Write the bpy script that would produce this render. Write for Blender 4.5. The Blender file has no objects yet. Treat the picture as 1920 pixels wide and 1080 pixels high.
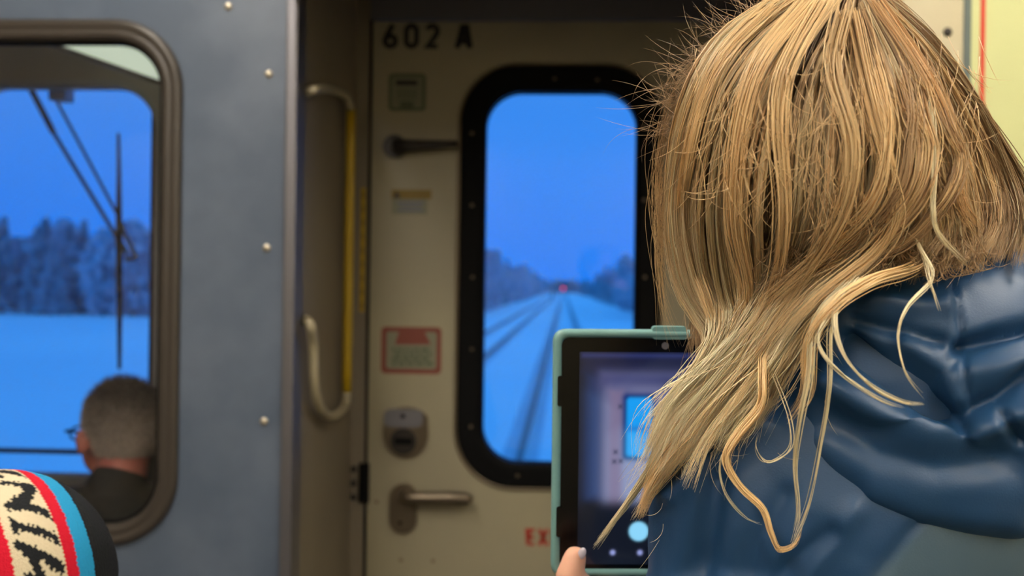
import bpy, bmesh, math, random
import numpy as np
from mathutils import Vector, Matrix, Euler, noise as mnoise

random.seed(7); RNG = np.random.default_rng(7)
C = bpy.context.scene.collection
sc = bpy.context.scene

# ------------------------------------------------------------------ camera
F = 1920.0
EYE = Vector((0.0, 0.0, 1.42))
ROLL = math.radians(0.75)
YAW = math.atan(97.0 / F)
cam_d = bpy.data.cameras.new('camera'); cam = bpy.data.objects.new('camera', cam_d); C.objects.link(cam)
cam_d.sensor_width = 36; cam_d.lens = 36.0; cam_d.clip_start = 0.02; cam_d.clip_end = 3000
CM = Matrix.Rotation(YAW, 4, 'Z') @ Matrix.Rotation(math.pi / 2, 4, 'X') @ Matrix.Rotation(ROLL, 4, 'Z')
cam.matrix_world = Matrix.Translation(EYE) @ CM
cam_d.dof.use_dof = True; cam_d.dof.focus_distance = 0.80; cam_d.dof.aperture_fstop = 5.4
sc.camera = cam
sc.view_settings.view_transform = 'Standard'; sc.view_settings.look = 'None'
sc.view_settings.exposure = 0.0; sc.view_settings.gamma = 1.0
sc.view_settings.use_curve_mapping = False

def P(x, y, D):
    """point on the sight line of photo pixel (x, y) at distance D along the carriage"""
    d = CM.to_3x3() @ Vector(((x - 960) / F, (540 - y) / F, -1.0))
    return EYE + d * (D / d.y)
CMI = np.array(CM.to_3x3().inverted())
def to_px(v):
    q = (np.asarray(v) - np.array(EYE)) @ CMI.T
    return np.stack([960 + F * q[:, 0] / -q[:, 2], 540 - F * q[:, 1] / -q[:, 2]], 1)
def X(x, D, y=540): return P(x, y, D).x
def Z(y, D, x=960): return P(x, y, D).z

D1 = 2.34      # partition
D2 = 3.00      # end wall of the car

# ------------------------------------------------------------------ world
def lin(c):
    return tuple(((v / 255 / 12.92) if v / 255 <= 0.04045 else ((v / 255 + 0.055) / 1.055) ** 2.4) for v in c) + (1.0,)
w = bpy.data.worlds.new('dusk_sky'); sc.world = w; w.use_nodes = True
nt = w.node_tree; nt.nodes.clear()
tc = nt.nodes.new('ShaderNodeTexCoord'); sx = nt.nodes.new('ShaderNodeSeparateXYZ')
cr = nt.nodes.new('ShaderNodeValToRGB'); bg = nt.nodes.new('ShaderNodeBackground'); ow = nt.nodes.new('ShaderNodeOutputWorld')
nt.links.new(tc.outputs['Generated'], sx.inputs[0]); nt.links.new(sx.outputs['Z'], cr.inputs[0])
e = cr.color_ramp.elements
e[0].position = 0.0; e[0].color = lin((36, 128, 244)); e[1].position = 0.9; e[1].color = lin((62, 162, 255))
x = cr.color_ramp.elements.new(0.12); x.color = lin((50, 138, 245))
x = cr.color_ramp.elements.new(0.20); x.color = lin((62, 142, 238))
nt.links.new(cr.outputs[0], bg.inputs[0]); bg.inputs[1].default_value = 1.06
nt.links.new(bg.outputs[0], ow.inputs[0])

# ------------------------------------------------------------------ materials
def mat(name, rgb, rough=0.5, metal=0.0, spec=0.5, emit=None, estr=1.0, noise=None, bump=None, coat=0, sub=0):
    """noise=(scale, second rgb, stretch xyz), bump=(scale, strength)"""
    m = bpy.data.materials.new(name); m.use_nodes = True; n = m.node_tree; b = n.nodes['Principled BSDF']
    b.inputs['Base Color'].default_value = lin(rgb); b.inputs['Roughness'].default_value = rough
    b.inputs['Metallic'].default_value = metal; b.inputs['Specular IOR Level'].default_value = spec
    if coat: b.inputs['Coat Weight'].default_value = coat
    if sub:
        b.inputs['Subsurface Weight'].default_value = sub; b.inputs['Subsurface Scale'].default_value = 0.01
    if emit:
        b.inputs['Emission Color'].default_value = lin(emit); b.inputs['Emission Strength'].default_value = estr
    t = n.nodes.new('ShaderNodeTexCoord')
    if noise:
        mp = n.nodes.new('ShaderNodeMapping'); n.links.new(t.outputs['Object'], mp.inputs[0])
        mp.inputs['Scale'].default_value = noise[2] if len(noise) > 2 else (1, 1, 1)
        nz = n.nodes.new('ShaderNodeTexNoise'); nz.inputs['Scale'].default_value = noise[0]; nz.inputs['Detail'].default_value = 5
        n.links.new(mp.outputs[0], nz.inputs['Vector'])
        r = n.nodes.new('ShaderNodeValToRGB'); r.color_ramp.elements[0].position = 0.35; r.color_ramp.elements[1].position = 0.68
        r.color_ramp.elements[0].color = lin(rgb); r.color_ramp.elements[1].color = lin(noise[1])
        n.links.new(nz.outputs[0], r.inputs[0]); n.links.new(r.outputs[0], b.inputs['Base Color'])
    if bump:
        nb = n.nodes.new('ShaderNodeTexNoise'); nb.inputs['Scale'].default_value = bump[0]; nb.inputs['Detail'].default_value = 3
        n.links.new(t.outputs['Object'], nb.inputs['Vector'])
        bp = n.nodes.new('ShaderNodeBump'); bp.inputs['Strength'].default_value = bump[1]; bp.inputs['Distance'].default_value = 0.002
        n.links.new(nb.outputs[0], bp.inputs['Height']); n.links.new(bp.outputs[0], b.inputs['Normal'])
    return m
def attr_mat(name, rough=0.5, emission=False, spec=0.5, bump=None, aniso=0):
    m = bpy.data.materials.new(name); m.use_nodes = True; n = m.node_tree; b = n.nodes['Principled BSDF']
    a = n.nodes.new('ShaderNodeAttribute'); a.attribute_name = 'Col'
    b.inputs['Roughness'].default_value = rough; b.inputs['Specular IOR Level'].default_value = spec
    if emission:
        b.inputs['Base Color'].default_value = (0.004, 0.004, 0.006, 1)
        n.links.new(a.outputs['Color'], b.inputs['Emission Color']); b.inputs['Emission Strength'].default_value = 1.0
    else:
        n.links.new(a.outputs['Color'], b.inputs['Base Color'])
    if bump:
        t = n.nodes.new('ShaderNodeTexCoord'); nb = n.nodes.new('ShaderNodeTexNoise'); nb.inputs['Scale'].default_value = bump[0]
        n.links.new(t.outputs['Object'], nb.inputs['Vector'])
        bp = n.nodes.new('ShaderNodeBump'); bp.inputs['Strength'].default_value = bump[1]; bp.inputs['Distance'].default_value = 0.002
        n.links.new(nb.outputs[0], bp.inputs['Height']); n.links.new(bp.outputs[0], b.inputs['Normal'])
    return m
def glass(name, tint=(1, 1, 1, 1), refl=1.45):
    m = bpy.data.materials.new(name); m.use_nodes = True; n = m.node_tree; n.nodes.clear()
    o = n.nodes.new('ShaderNodeOutputMaterial'); mx = n.nodes.new('ShaderNodeMixShader')
    tr = n.nodes.new('ShaderNodeBsdfTransparent'); tr.inputs[0].default_value = tint
    gl = n.nodes.new('ShaderNodeBsdfGlossy'); gl.inputs['Roughness'].default_value = 0.03
    fr = n.nodes.new('ShaderNodeFresnel'); fr.inputs[0].default_value = refl
    n.links.new(fr.outputs[0], mx.inputs[0]); n.links.new(tr.outputs[0], mx.inputs[1]); n.links.new(gl.outputs[0], mx.inputs[2])
    n.links.new(mx.outputs[0], o.inputs[0]); return m

M = dict(
    slate=mat('slate_laminate', (80, 92, 111), 0.42, noise=(5, (98, 109, 127)), bump=(160, 0.08)),
    beige=mat('beige_painted_steel', (118, 108, 94), 0.5, noise=(2.2, (128, 118, 102))),
    door=mat('cream_door_paint', (146, 138, 118), 0.42, noise=(2.5, (156, 148, 124))),
    cream=mat('cream_panel', (196, 186, 156), 0.5, noise=(3, (200, 191, 162))),
    lime=mat('yellow_green_panel', (202, 206, 150), 0.5, noise=(3, (206, 210, 156))),
    redline=mat('red_stripe_paint', (205, 62, 42), 0.5),
    greyline=mat('grey_rubber_strip', (96, 108, 106), 0.6),
    rubber=mat('dark_brown_rubber', (62, 56, 51), 0.38, bump=(90, 0.1)),
    black=mat('black_rubber', (5, 5, 7), 0.7, spec=0.15),
    alu=mat('brushed_aluminium', (120, 118, 124), 0.42, 0.8, bump=(200, 0.1)),
    steel=mat('screw_steel', (200, 190, 172), 0.3, 0.8),
    darkmetal=mat('dark_handle_metal', (52, 48, 46), 0.4, 0.5),
    bronze=mat('worn_handle_metal', (112, 100, 84), 0.33, 0.7),
    creamtube=mat('cream_rail_paint', (158, 148, 122), 0.35),
    yellow=mat('yellow_rail_tape', (176, 146, 16), 0.45),
    header=mat('grey_header_paint', (104, 102, 108), 0.5),
    cabgrey=mat('cab_grey_paint', (120, 116, 110), 0.6),
    floor=mat('floor_vinyl', (58, 58, 62), 0.6, noise=(40, (46, 46, 50))),
    ceil=mat('ceiling_panel', (205, 200, 185), 0.6),
    lampglow=mat('lamp_diffuser', (250, 245, 235), 0.5, emit=(255, 245, 228), estr=31.0),
    mirrored_glow=mat('mirrored_light_glow', (225, 230, 212), 0.5, emit=(215, 228, 200), estr=0.8),  # glows in place of a saloon light reflected in the pane
    glass=glass('window_glass', (0.97, 0.98, 1, 1)),
    skin=mat('skin', (226, 172, 146), 0.5, sub=0.15),
    manskin=mat('ruddy_skin', (214, 132, 112), 0.5, sub=0.15),
    nail=mat('thumb_nail', (200, 190, 205), 0.2, coat=0.5),
    jacket=mat('navy_teal_jacket', (30, 68, 108), 0.46, bump=(700, 0.08)),
    yoke=mat('slate_blue_jacket_panel', (66, 90, 108), 0.5, bump=(700, 0.08)),
    trousers=mat('dark_trousers', (30, 32, 40), 0.8),
    shoe=mat('dark_shoe', (22, 22, 24), 0.5),
    olive=mat('dark_jacket', (38, 40, 36), 0.75, noise=(14, (56, 50, 38))),
    seat=mat('blue_seat_cloth', (40, 48, 70), 0.9),
    teal=mat('teal_silicone', (118, 162, 160), 0.45),
    screenblack=mat('black_glass', (5, 5, 7), 0.25, spec=0.3),
    snow=mat('snow', (238, 242, 248), 0.8, noise=(0.12, (252, 253, 255), (1, 0.35, 1)), bump=(1.2, 0.15)),
    dirty=mat('wheel_rut_snow', (196, 200, 212), 0.85, noise=(0.5, (214, 218, 228), (1, 0.3, 1))),
    rail=mat('rail_steel', (132, 124, 128), 0.6, 0.1),
    bark=mat('haze_paled_twigs', (206, 198, 210), 0.95, noise=(0.9, (226, 218, 228))),  # twigs paled in the base colour to stand for distance haze
    pine=mat('haze_paled_evergreen', (172, 178, 188), 0.95, noise=(0.9, (200, 204, 212))),  # evergreens paled too, the distance haze is in the colour
    redlamp=mat('red_signal_lamp', (255, 40, 60), 0.4, emit=(255, 40, 140), estr=1.6),
    text=mat('black_lettering', (26, 24, 26), 0.5),
    redtext=mat('red_lettering', (160, 46, 32), 0.5),
    stwhite=mat('pale_label_vinyl', (122, 122, 102), 0.5),
    stgreen=mat('green_grey_print', (84, 92, 70), 0.6),
    stred=mat('faded_red_print', (122, 60, 48), 0.6),
    styellow=mat('yellow_label', (122, 98, 14), 0.5),
    stblue=mat('blue_grey_print', (104, 104, 128), 0.6),
    sleeper=mat('sleeper_wood', (60, 50, 48), 0.9),
)

# ------------------------------------------------------------------ mesh helpers
def link(name, me, m=None, parent=None):
    o = bpy.data.objects.new(name, me); C.objects.link(o)
    if m is not None:
        if isinstance(m, str): m = M[m]
        if isinstance(m, (list, tuple)):
            for k in m: me.materials.append(M[k] if isinstance(k, str) else k)
        elif not me.materials: me.materials.append(m)
    if parent is not None: o.parent = parent
    return o
def obj(name, bm, m, parent=None, smooth=False):
    me = bpy.data.meshes.new(name); bmesh.ops.recalc_face_normals(bm, faces=bm.faces); bm.to_mesh(me); bm.free()
    if smooth: me.shade_smooth()
    o = link(name, me, m, parent)
    if parent is not None: o.matrix_parent_inverse = parent.matrix_basis.inverted()
    return o
def empty(name, loc):
    o = bpy.data.objects.new(name, None); C.objects.link(o); o.location = loc; o.empty_display_size = 0.05; return o
def tag(o, label, cat, group=None, kind=None):
    if label: o['label'] = label
    if cat: o['category'] = cat
    if group: o['group'] = group
    if kind: o['kind'] = kind
    return o
def struct(o, label=None, cat=None):
    o['kind'] = 'structure'
    if label: o['label'] = label
    if cat: o['category'] = cat
    return o
def BM(): return bmesh.new()
def box(bm, a, b, bev=0.0, mi=0):
    a = Vector(a); b = Vector(b); c = (a + b) / 2; s = b - a
    r = bmesh.ops.create_cube(bm, size=1, matrix=Matrix.Translation(c) @ Matrix.Diagonal((abs(s.x), abs(s.y), abs(s.z), 1)))
    if bev:
        es = list({e for v in r['verts'] for e in v.link_edges})
        rb = bmesh.ops.bevel(bm, geom=es, offset=bev, segments=2, affect='EDGES', profile=0.6)
    if mi:
        for f in bm.faces:
            if all(v in set(r['verts']) for v in f.verts): f.material_index = mi
    return bm
def rrect(x0, z0, x1, z1, r, n=10):
    r = min(r, abs(x1 - x0) / 2 - 1e-5, abs(z1 - z0) / 2 - 1e-5); pts = []
    for cx, cz, a0 in ((x1 - r, z1 - r, 0), (x0 + r, z1 - r, 90), (x0 + r, z0 + r, 180), (x1 - r, z0 + r, 270)):
        for k in range(n + 1):
            a = math.radians(a0 + 90 * k / n); pts.append((cx + r * math.cos(a), cz + r * math.sin(a)))
    return pts
def plate(bm, pts, y0, y1):
    """solid from an (x, z) outline between y0 and y1"""
    v0 = [bm.verts.new((p[0], y0, p[1])) for p in pts]; v1 = [bm.verts.new((p[0], y1, p[1])) for p in pts]
    bm.faces.new(v0); bm.faces.new(v1[::-1]); n = len(pts)
    for i in range(n): bm.faces.new((v0[i], v1[i], v1[(i + 1) % n], v0[(i + 1) % n]))
    return bm
def ring_profile(bm, outer, inner, prof):
    """sweep: prof = list of (t, y) with t 0 = outer, 1 = inner"""
    n = len(outer); rows = []
    for t, y in prof:
        rows.append([bm.verts.new((outer[i][0] * (1 - t) + inner[i][0] * t, y, outer[i][1] * (1 - t) + inner[i][1] * t)) for i in range(n)])
    for a, b in zip(rows, rows[1:] + rows[:1]):
        for i in range(n): bm.faces.new((a[i], a[(i + 1) % n], b[(i + 1) % n], b[i]))
    return bm
def wall_hole(bm, x0, z0, x1, z1, hole, y0, y1):
    """wall slab with one rounded hole; hole is an ordered ccw outline from rrect (4 quarter arcs)"""
    n = len(hole); q = n // 4
    corners = [(x1, z1), (x0, z1), (x0, z0), (x1, z0)]
    for y in (y0, y1):
        hv = [bm.verts.new((p[0], y, p[1])) for p in hole]; cv = [bm.verts.new((c[0], y, c[1])) for c in corners]
        for k in range(4):
            for i in range(k * q, k * q + q - 1): bm.faces.new((hv[i], hv[i + 1], cv[k]))
            j = (k * q + q - 1); bm.faces.new((hv[j], hv[(j + 1) % n], cv[(k + 1) % 4], cv[k]))
        if y == y0: h0, c0 = hv, cv
    for i in range(n): bm.faces.new((h0[i], h0[(i + 1) % n], hv[(i + 1) % n], hv[i]))
    for i in range(4): bm.faces.new((c0[i], c0[(i + 1) % 4], cv[(i + 1) % 4], cv[i]))
    return bm
def catmull(pts, n):
    pts = [Vector(p) for p in pts]; Pn = [2 * pts[0] - pts[1]] + pts + [2 * pts[-1] - pts[-2]]; out = []
    m = len(pts) - 1
    for k in range(n):
        t = k / (n - 1) * m; i = min(int(t), m - 1); u = t - i; a, b, c, d = Pn[i:i + 4]
        out.append(0.5 * ((2 * b) + (c - a) * u + (2 * a - 5 * b + 4 * c - d) * u * u + (3 * b - a - 3 * c + d) * u ** 3))
    return out
def tube(bm, pts, r, n=12, cap=True):
    pts = [Vector(p) for p in pts]; rr = r if isinstance(r, (list, tuple)) else [r] * len(pts); rows = []
    up = Vector((0.13, 0.97, 0.2))
    for i, p in enumerate(pts):
        t = (pts[min(i + 1, len(pts) - 1)] - pts[max(i - 1, 0)]).normalized()
        a = t.cross(up).normalized(); b = t.cross(a).normalized()
        rows.append([bm.verts.new(p + (a * math.cos(2 * math.pi * k / n) + b * math.sin(2 * math.pi * k / n)) * rr[i]) for k in range(n)])
    for a, b in zip(rows, rows[1:]):
        for k in range(n): bm.faces.new((a[k], a[(k + 1) % n], b[(k + 1) % n], b[k]))
    if cap: bm.faces.new(rows[0][::-1]); bm.faces.new(rows[-1])
    return bm
def disc(bm, c, r, y0, y1, n=24, rz=None):
    return plate(bm, [(c[0] + r * math.cos(2 * math.pi * k / n), c[1] + (rz or r) * math.sin(2 * math.pi * k / n)) for k in range(n)], y0, y1)
def dome(bm, c, r, h, n=12, m=4):
    """dome screw head on a wall facing -y"""
    rows = []
    for j in range(m + 1):
        a = math.pi / 2 * j / m
        rows.append([bm.verts.new((c[0] + r * math.cos(a) * math.cos(2 * math.pi * k / n), c[1] - h * math.sin(a), c[2] + r * math.cos(a) * math.sin(2 * math.pi * k / n))) for k in range(n)] if j < m else [bm.verts.new((c[0], c[1] - h, c[2]))])
    bm.faces.new(rows[0])
    for j in range(m - 1):
        for k in range(n): bm.faces.new((rows[j][k], rows[j][(k + 1) % n], rows[j + 1][(k + 1) % n], rows[j + 1][k]))
    for k in range(n): bm.faces.new((rows[m - 1][k], rows[m - 1][(k + 1) % n], rows[m][0]))
    return bm
def lettering(name, s, x, z, y, h, m, parent, depth=0.0012, bold=0.0, wide=1.0, space=1.0):
    cu = bpy.data.curves.new(name, 'FONT'); cu.body = s; cu.size = h / 0.70; cu.extrude = depth; cu.offset = bold; cu.space_character = space
    t = bpy.data.objects.new('tmp', cu); C.objects.link(t); bpy.context.view_layer.update()
    me = bpy.data.meshes.new_from_object(t.evaluated_get(bpy.context.evaluated_depsgraph_get()))
    bpy.data.objects.remove(t)
    me.transform(Matrix.Translation((x, y, z)) @ Matrix.Rotation(math.pi / 2, 4, 'X') @ Matrix.Diagonal((wide, 1, 1, 1)))
    me.materials.clear(); o = link(name, me, m, parent)
    if parent: o.matrix_parent_inverse = parent.matrix_basis.inverted()
    return o
def fuse(parts, voxel, smooth=4, extra=None):
    """parts: ('cap', p1, r1, p2, r2) tapered capsule or ('ell', c, (rx,ry,rz), euler); returns one continuous mesh"""
    bm = BM()
    for p in parts:
        if p[0] == 'cap':
            a, r1, b, r2 = Vector(p[1]), p[2], Vector(p[3]), p[4]; d = b - a; L = d.length
            q = d.to_track_quat('Z', 'Y').to_matrix().to_4x4(); n = 20; rows = []
            prof = []
            for k in range(7): t = -math.pi / 2 + math.pi / 2 * k / 6; prof.append((r1 * math.cos(t), r1 * math.sin(t)))
            for k in range(7): t = math.pi / 2 * k / 6; prof.append((r2 * math.cos(t), L + r2 * math.sin(t)))
            for r, zz in prof[1:-1]:
                rows.append([bm.verts.new(a + q.to_3x3() @ Vector((r * math.cos(2 * math.pi * k / n), r * math.sin(2 * math.pi * k / n), zz))) for k in range(n)])
            for u, v in zip(rows, rows[1:]):
                for k in range(n): bm.faces.new((u[k], u[(k + 1) % n], v[(k + 1) % n], v[k]))
            bm.faces.new(rows[0][::-1]); bm.faces.new(rows[-1])
        else:
            rot = Euler(p[3]).to_matrix().to_4x4() if len(p) > 3 else Matrix.Identity(4)
            bmesh.ops.create_icosphere(bm, subdivisions=4, radius=1, matrix=Matrix.Translation(Vector(p[1])) @ rot @ Matrix.Diagonal((*p[2], 1)))
    me = bpy.data.meshes.new('tmp'); bm.to_mesh(me); bm.free(); t = bpy.data.objects.new('tmp', me); C.objects.link(t)
    r = t.modifiers.new('r', 'REMESH'); r.mode = 'VOXEL'; r.voxel_size = voxel
    if smooth: s = t.modifiers.new('s', 'SMOOTH'); s.iterations = smooth; s.factor = 0.6
    bpy.context.view_layer.update()
    out = bpy.data.meshes.new_from_object(t.evaluated_get(bpy.context.evaluated_depsgraph_get()))
    bpy.data.objects.remove(t); out.shade_smooth(); return out
def get_co(me):
    a = np.empty(len(me.vertices) * 3); me.vertices.foreach_get('co', a); return a.reshape(-1, 3)
def get_no(me):
    a = np.empty(len(me.vertices) * 3); me.vertex_normals.foreach_get('vector', a); return a.reshape(-1, 3)
def set_co(me, a): me.vertices.foreach_set('co', a.ravel()); me.update()
def set_col(me, rgb_lin):
    at = me.color_attributes.new('Col', 'FLOAT_COLOR', 'POINT'); c = np.ones((len(me.vertices), 4)); c[:, :3] = rgb_lin
    at.data.foreach_set('color', c.ravel())
def linv(c): return np.array(lin(c)[:3])

# ================================================================== THE SETTING
ZC = 2.78   # saloon ceiling
def slab(name, a, b, m, label=None):
    o = obj(name, box(BM(), a, b), m); return struct(o, label)
slab('floor', (-1.98, -3.1, -0.08), (1.98, 3.08, 0), 'floor')
slab('ceiling', (-1.98, -3.1, ZC), (1.98, D1, ZC + 0.06), 'ceil')
slab('ceiling_vestibule', (-1.98, D1, 2.30), (1.98, D2 + .08, 2.36), 'cabgrey')
slab('wall_left', (-1.98, -3.1, 0), (-1.90, D2 + .08, ZC), 'beige')
slab('wall_right', (1.90, -3.1, 0), (1.98, D2 + .08, ZC), 'cream')
slab('wall_back', (-1.90, -3.1, 0), (1.90, -3.0, ZC), 'cream')
slab('wall_header', (-1.90, D1, 2.10), (1.90, D1 + 0.05, ZC), 'slate')

slab('added_shade_box', (X(540, D1), 1.76, 2.10), (X(1690, D1), D1 - .002, ZC), 'ceil')   # unseen box added over the doorway to shade the end door

# ---- partition with its window
xe = X(536, D1)
wx1, wz1, wz0 = X(340, D1, 500), Z(36, D1, 150), Z(1022, D1, 150)
wx0 = wx1 - 0.84
wc = 0.165
ow_ = rrect(wx0 + .012, wz0 + .012, wx1 - .012, wz1 - .012, wc - .012, 14)
part = obj('wall_partition', wall_hole(BM(), -1.90, 0, xe, 2.10, ow_, D1, D1 + 0.035), 'slate'); struct(part)
win = empty('window_1', ((wx0 + wx1) / 2, D1, wz0)); struct(win)
outer = rrect(wx0, wz0, wx1, wz1, wc, 14); fw = 0.052
inner = rrect(wx0 + fw, wz0 + fw, wx1 - fw, wz1 - fw, wc - fw, 14)
obj('window_frame', ring_profile(BM(), outer, inner, [(0, D1 - .001), (0.05, D1 - .010), (.22, D1 - .014), (.42, D1 - .013), (.5, D1 - .009), (.58, D1 - .012), (.8, D1 - .011), (.95, D1 - .004), (1, D1 + .03), (0.3, D1 + .036), (.28, D1 + .0)]), 'rubber', win, True)
seal_o = rrect(wx0 + fw - .001, wz0 + fw - .001, wx1 - fw + .001, wz1 - fw + .001, wc - fw, 14)
seal_i = rrect(wx0 + fw + .006, wz0 + fw + .006, wx1 - fw - .006, wz1 - fw - .006, wc - fw - .006, 14)
obj('glazing_seal', ring_profile(BM(), seal_o, seal_i, [(0, D1 + .006), (1, D1 + .008), (1, D1 + .02), (0, D1 + .022)]), 'black', win)
obj('pane', plate(BM(), seal_i, D1 + .012, D1 + .016), 'glass', win)
for (sx_, sy_) in ((428, 12), (504, 139), (500, 465), (495, 790), (490, 1115), (300, -20), (170, -24), (40, -28)):
    p = P(sx_, sy_, D1 - .0005)
    s = dome(BM(), p, 0.0095, 0.005); obj('screw', s, 'steel', part, True)

# metal post closing the partition
xa, xb = X(534, D1), X(557, D1)
trim = obj('trim_1', box(BM(), (xa, D1 - .022, 0), (xb, D1 + .06, 2.10), 0.006), 'alu'); struct(trim)

# vestibule side wall left (cab side)
xs = X(552, D1)
slab('wall_cab_side', (xs - .035, D1 + .035, 0), (xs, D2, 2.30), 'beige')
# right partition
xr = X(1676, D1)
slab('wall_vestibule_right', (xr, D1 + .035, 0), (xr + .04, D2, 2.30), 'beige')
xg0, xg1 = X(1806, D1, 60), X(1820, D1, 60)
xr0, xr1 = X(1837, D1, 60), X(1846, D1, 60)
slab('wall_partition_right', (xr, D1, 0), (xg0, D1 + .035, 2.10), 'cream')
slab('trim_2', (xr - .012, D1 - .006, 0), (xr + .012, D1 + .04, 2.10), 'cream')
slab('trim_3', (xg0, D1 - .004, 0), (xg1, D1 + .035, 2.10), 'greyline')
slab('wall_panel_right', (xg1, D1 - .002, 0), (1.90, D1 + .035, 2.10), 'lime')
slab('trim_4', (xr0, D1 - .0045, 0), (xr1, D1 - .002, 2.10), 'redline')
pr = bpy.data.objects['wall_partition_right']
for sy_ in (60, 420, 780): 
    p = P(1777, sy_, D1 - .0005); obj('screw', dome(BM(), p, 0.0105, 0.004), 'darkmetal', pr, True)

# ---- end wall with windscreen opening and doorway
dl, dr_ = X(694, D2), X(1404, D2)
dz1 = Z(38, D2, 900)
WX1, WX0 = X(302, D2, 300), -1.84
WZ1, WZ0 = Z(150, D2, 120), Z(905, D2, 120)
hole = rrect(WX0, WZ0, WX1, WZ1, 0.15, 12)
ew = obj('wall_end', wall_hole(BM(), -1.90, 0, dl - .006, 2.30, hole, D2, D2 + 0.07), 'beige'); struct(ew)
slab('wall_end_right', (dr_ + .006, D2, 0), (1.90, D2 + .07, 2.30), 'beige')
slab('wall_end_header', (dl - .006, D2 - .012, dz1), (dr_ + .006, D2 + .07, 2.30), 'header')
w2 = empty('window_2', ((WX0 + WX1) / 2, D2, WZ0)); struct(w2)
h_in = rrect(WX0 + .022, WZ0 + .022, WX1 - .022, WZ1 - .022, 0.13, 12)
obj('window_frame', ring_profile(BM(), hole, h_in, [(0, D2 - .006), (.7, D2 - .008), (1, D2 + .01), (1, D2 + .05), (0, D2 + .06)]), 'cabgrey', w2)
obj('pane', plate(BM(), h_in, D2 + .03, D2 + .036), 'glass', w2)
xm = X(279, D2, 450)
obj('mullion', box(BM(), (xm - .004, D2 + .018, WZ0 + .01), (xm + .004, D2 + .045, WZ1 - .03)), 'black', w2)
zb = Z(848, D2, 40)
obj('sill_bar', box(BM(), (WX0 + .01, D2 + .015, zb - .006), (xm, D2 + .045, zb + .006)), 'darkmetal', w2)

# ---- the end door
door = empty('door_1', ((dl + dr_) / 2, D2, 0)); struct(door)
gx0, gx1 = X(861, D2, 500), X(1237, D2, 500); gz1, gz0 = Z(124, D2, 1048), Z(914, D2, 1048)
hx0, hx1 = X(908, D2, 520), X(1190, D2, 520); hz1, hz0 = Z(172, D2, 1048), Z(870, D2, 1048)
g_out = rrect(gx0, gz0, gx1, gz1, 0.165, 12); g_in = rrect(hx0, hz0, hx1, hz1, 0.105, 12)
obj('door_leaf', wall_hole(BM(), dl, 0.01, dr_, dz1 - .004, rrect(gx0 + .02, gz0 + .02, gx1 - .02, gz1 - .02, 0.145, 12), D2 - .004, D2 + .045), 'door', door)
obj('door_rim', ring_profile(BM(), rrect(gx0 - .010, gz0 - .012, gx1 + .010, gz1 + .008, 0.175, 12), g_out, [(0, D2 - .005), (.3, D2 - .012), (1, D2 - .012), (1, D2 - .004)]), 'bronze', door, True)
gk = obj('window_gasket', ring_profile(BM(), g_out, g_in, [(0, D2 - .004), (.06, D2 - .016), (.8, D2 - .018), (1, D2 - .008), (1, D2 + .05), (0, D2 + .05)]), 'black', door)
obj('pane', plate(BM(), g_in, D2 + .01, D2 + .016), 'glass', door)
for (a, b) in ((885, 250), (885, 385), (886, 520), (885, 655), (883, 800), (970, 892), (1120, 893), (1207, 237), (1207, 375), (1209, 520), (1040, 148), (1120, 150)):
    obj('screw', dome(BM(), P(a, b, D2 - .0165), 0.006, 0.003, 10, 3), 'bronze', gk, True)
# black gap between door and frame
slab('trim_5', (dl - .010, D2 - .002, 0), (dl - .0005, D2 + .03, dz1), 'black')
# number and exit lettering, drawn as strokes
def arc(cx, cz, rx, rz, a0, a1, n=14): return [(cx + rx * math.cos(math.radians(a0 + (a1 - a0) * k / n)), cz + rz * math.sin(math.radians(a0 + (a1 - a0) * k / n))) for k in range(n + 1)]
GLYPH = {'6': [arc(.29, .29, .215, .21, 0, 360, 24), [(.40, .97), (.24, .70), (.10, .42)] ], '0': [arc(.30, .70, .21, .22, 0, 180) + arc(.30, .30, .21, .22, 180, 360) + [(.51, .70)]],
         '2': [arc(.30, .70, .205, .215, 165, -25) + [(.36, .40), (.11, .08), (.52, .08)]], 'A': [[(.04, .0), (.29, .93), (.33, .93), (.58, .0)], [(.14, .28), (.48, .28)]],
         'E': [[(.50, .91), (.12, .91), (.12, .09), (.50, .09)], [(.12, .5), (.45, .5)]], 'X': [[(.06, .02), (.52, .98)], [(.06, .98), (.52, .02)]], 'I': [[(.12, .0), (.12, 1.0)]], 'T': [[(.02, .91), (.54, .91)], [(.28, .91), (.28, 0)]]}
def write_on(name, text, px0, base, h, sw, m, parent, adv, y):
    bm = BM(); x0 = px0
    for ch in text:
        for st_ in GLYPH.get(ch, []):
            q = [Vector((x0 + a * h, 0, base + b * h)) for a, b in st_]; n = len(q); L_ = []; R_ = []
            for k in range(n):
                t = (q[min(k + 1, n - 1)] - q[max(k - 1, 0)]).normalized(); nrm = Vector((-t.z, 0, t.x)) * sw / 2
                if 0 < k < n - 1:
                    t1 = (q[k] - q[k - 1]).normalized(); nrm = nrm / max(.55, abs(nrm.normalized().dot(Vector((-t1.z, 0, t1.x)))))
                L_.append(q[k] + nrm); R_.append(q[k] - nrm)
            for k in range(n - 1):
                a, b, c, d = L_[k], L_[k + 1], R_[k + 1], R_[k]
                plate(bm, [(p_.x, p_.z) for p_ in (a, b, c, d)], y, y + .0012)
        x0 += h * adv.get(ch, .68)
    return obj(name, bm, m, parent)
p = P(719, 91, D2); write_on('lettering', '602 A', p.x, p.z, 46 * D2 / F, 10.5 * D2 / F, 'text', door, {'6': .86, '0': .86, '2': .86, ' ': .42}, D2 - .0055)
p = P(986, 1022, D2); write_on('exit_lettering', 'EXIT', p.x, p.z, 32 * D2 / F, 7 * D2 / F, 'redtext', door, {'E': .72, 'X': .74, 'I': .42}, D2 - .0055)
yk = D2 - .0055
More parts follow.
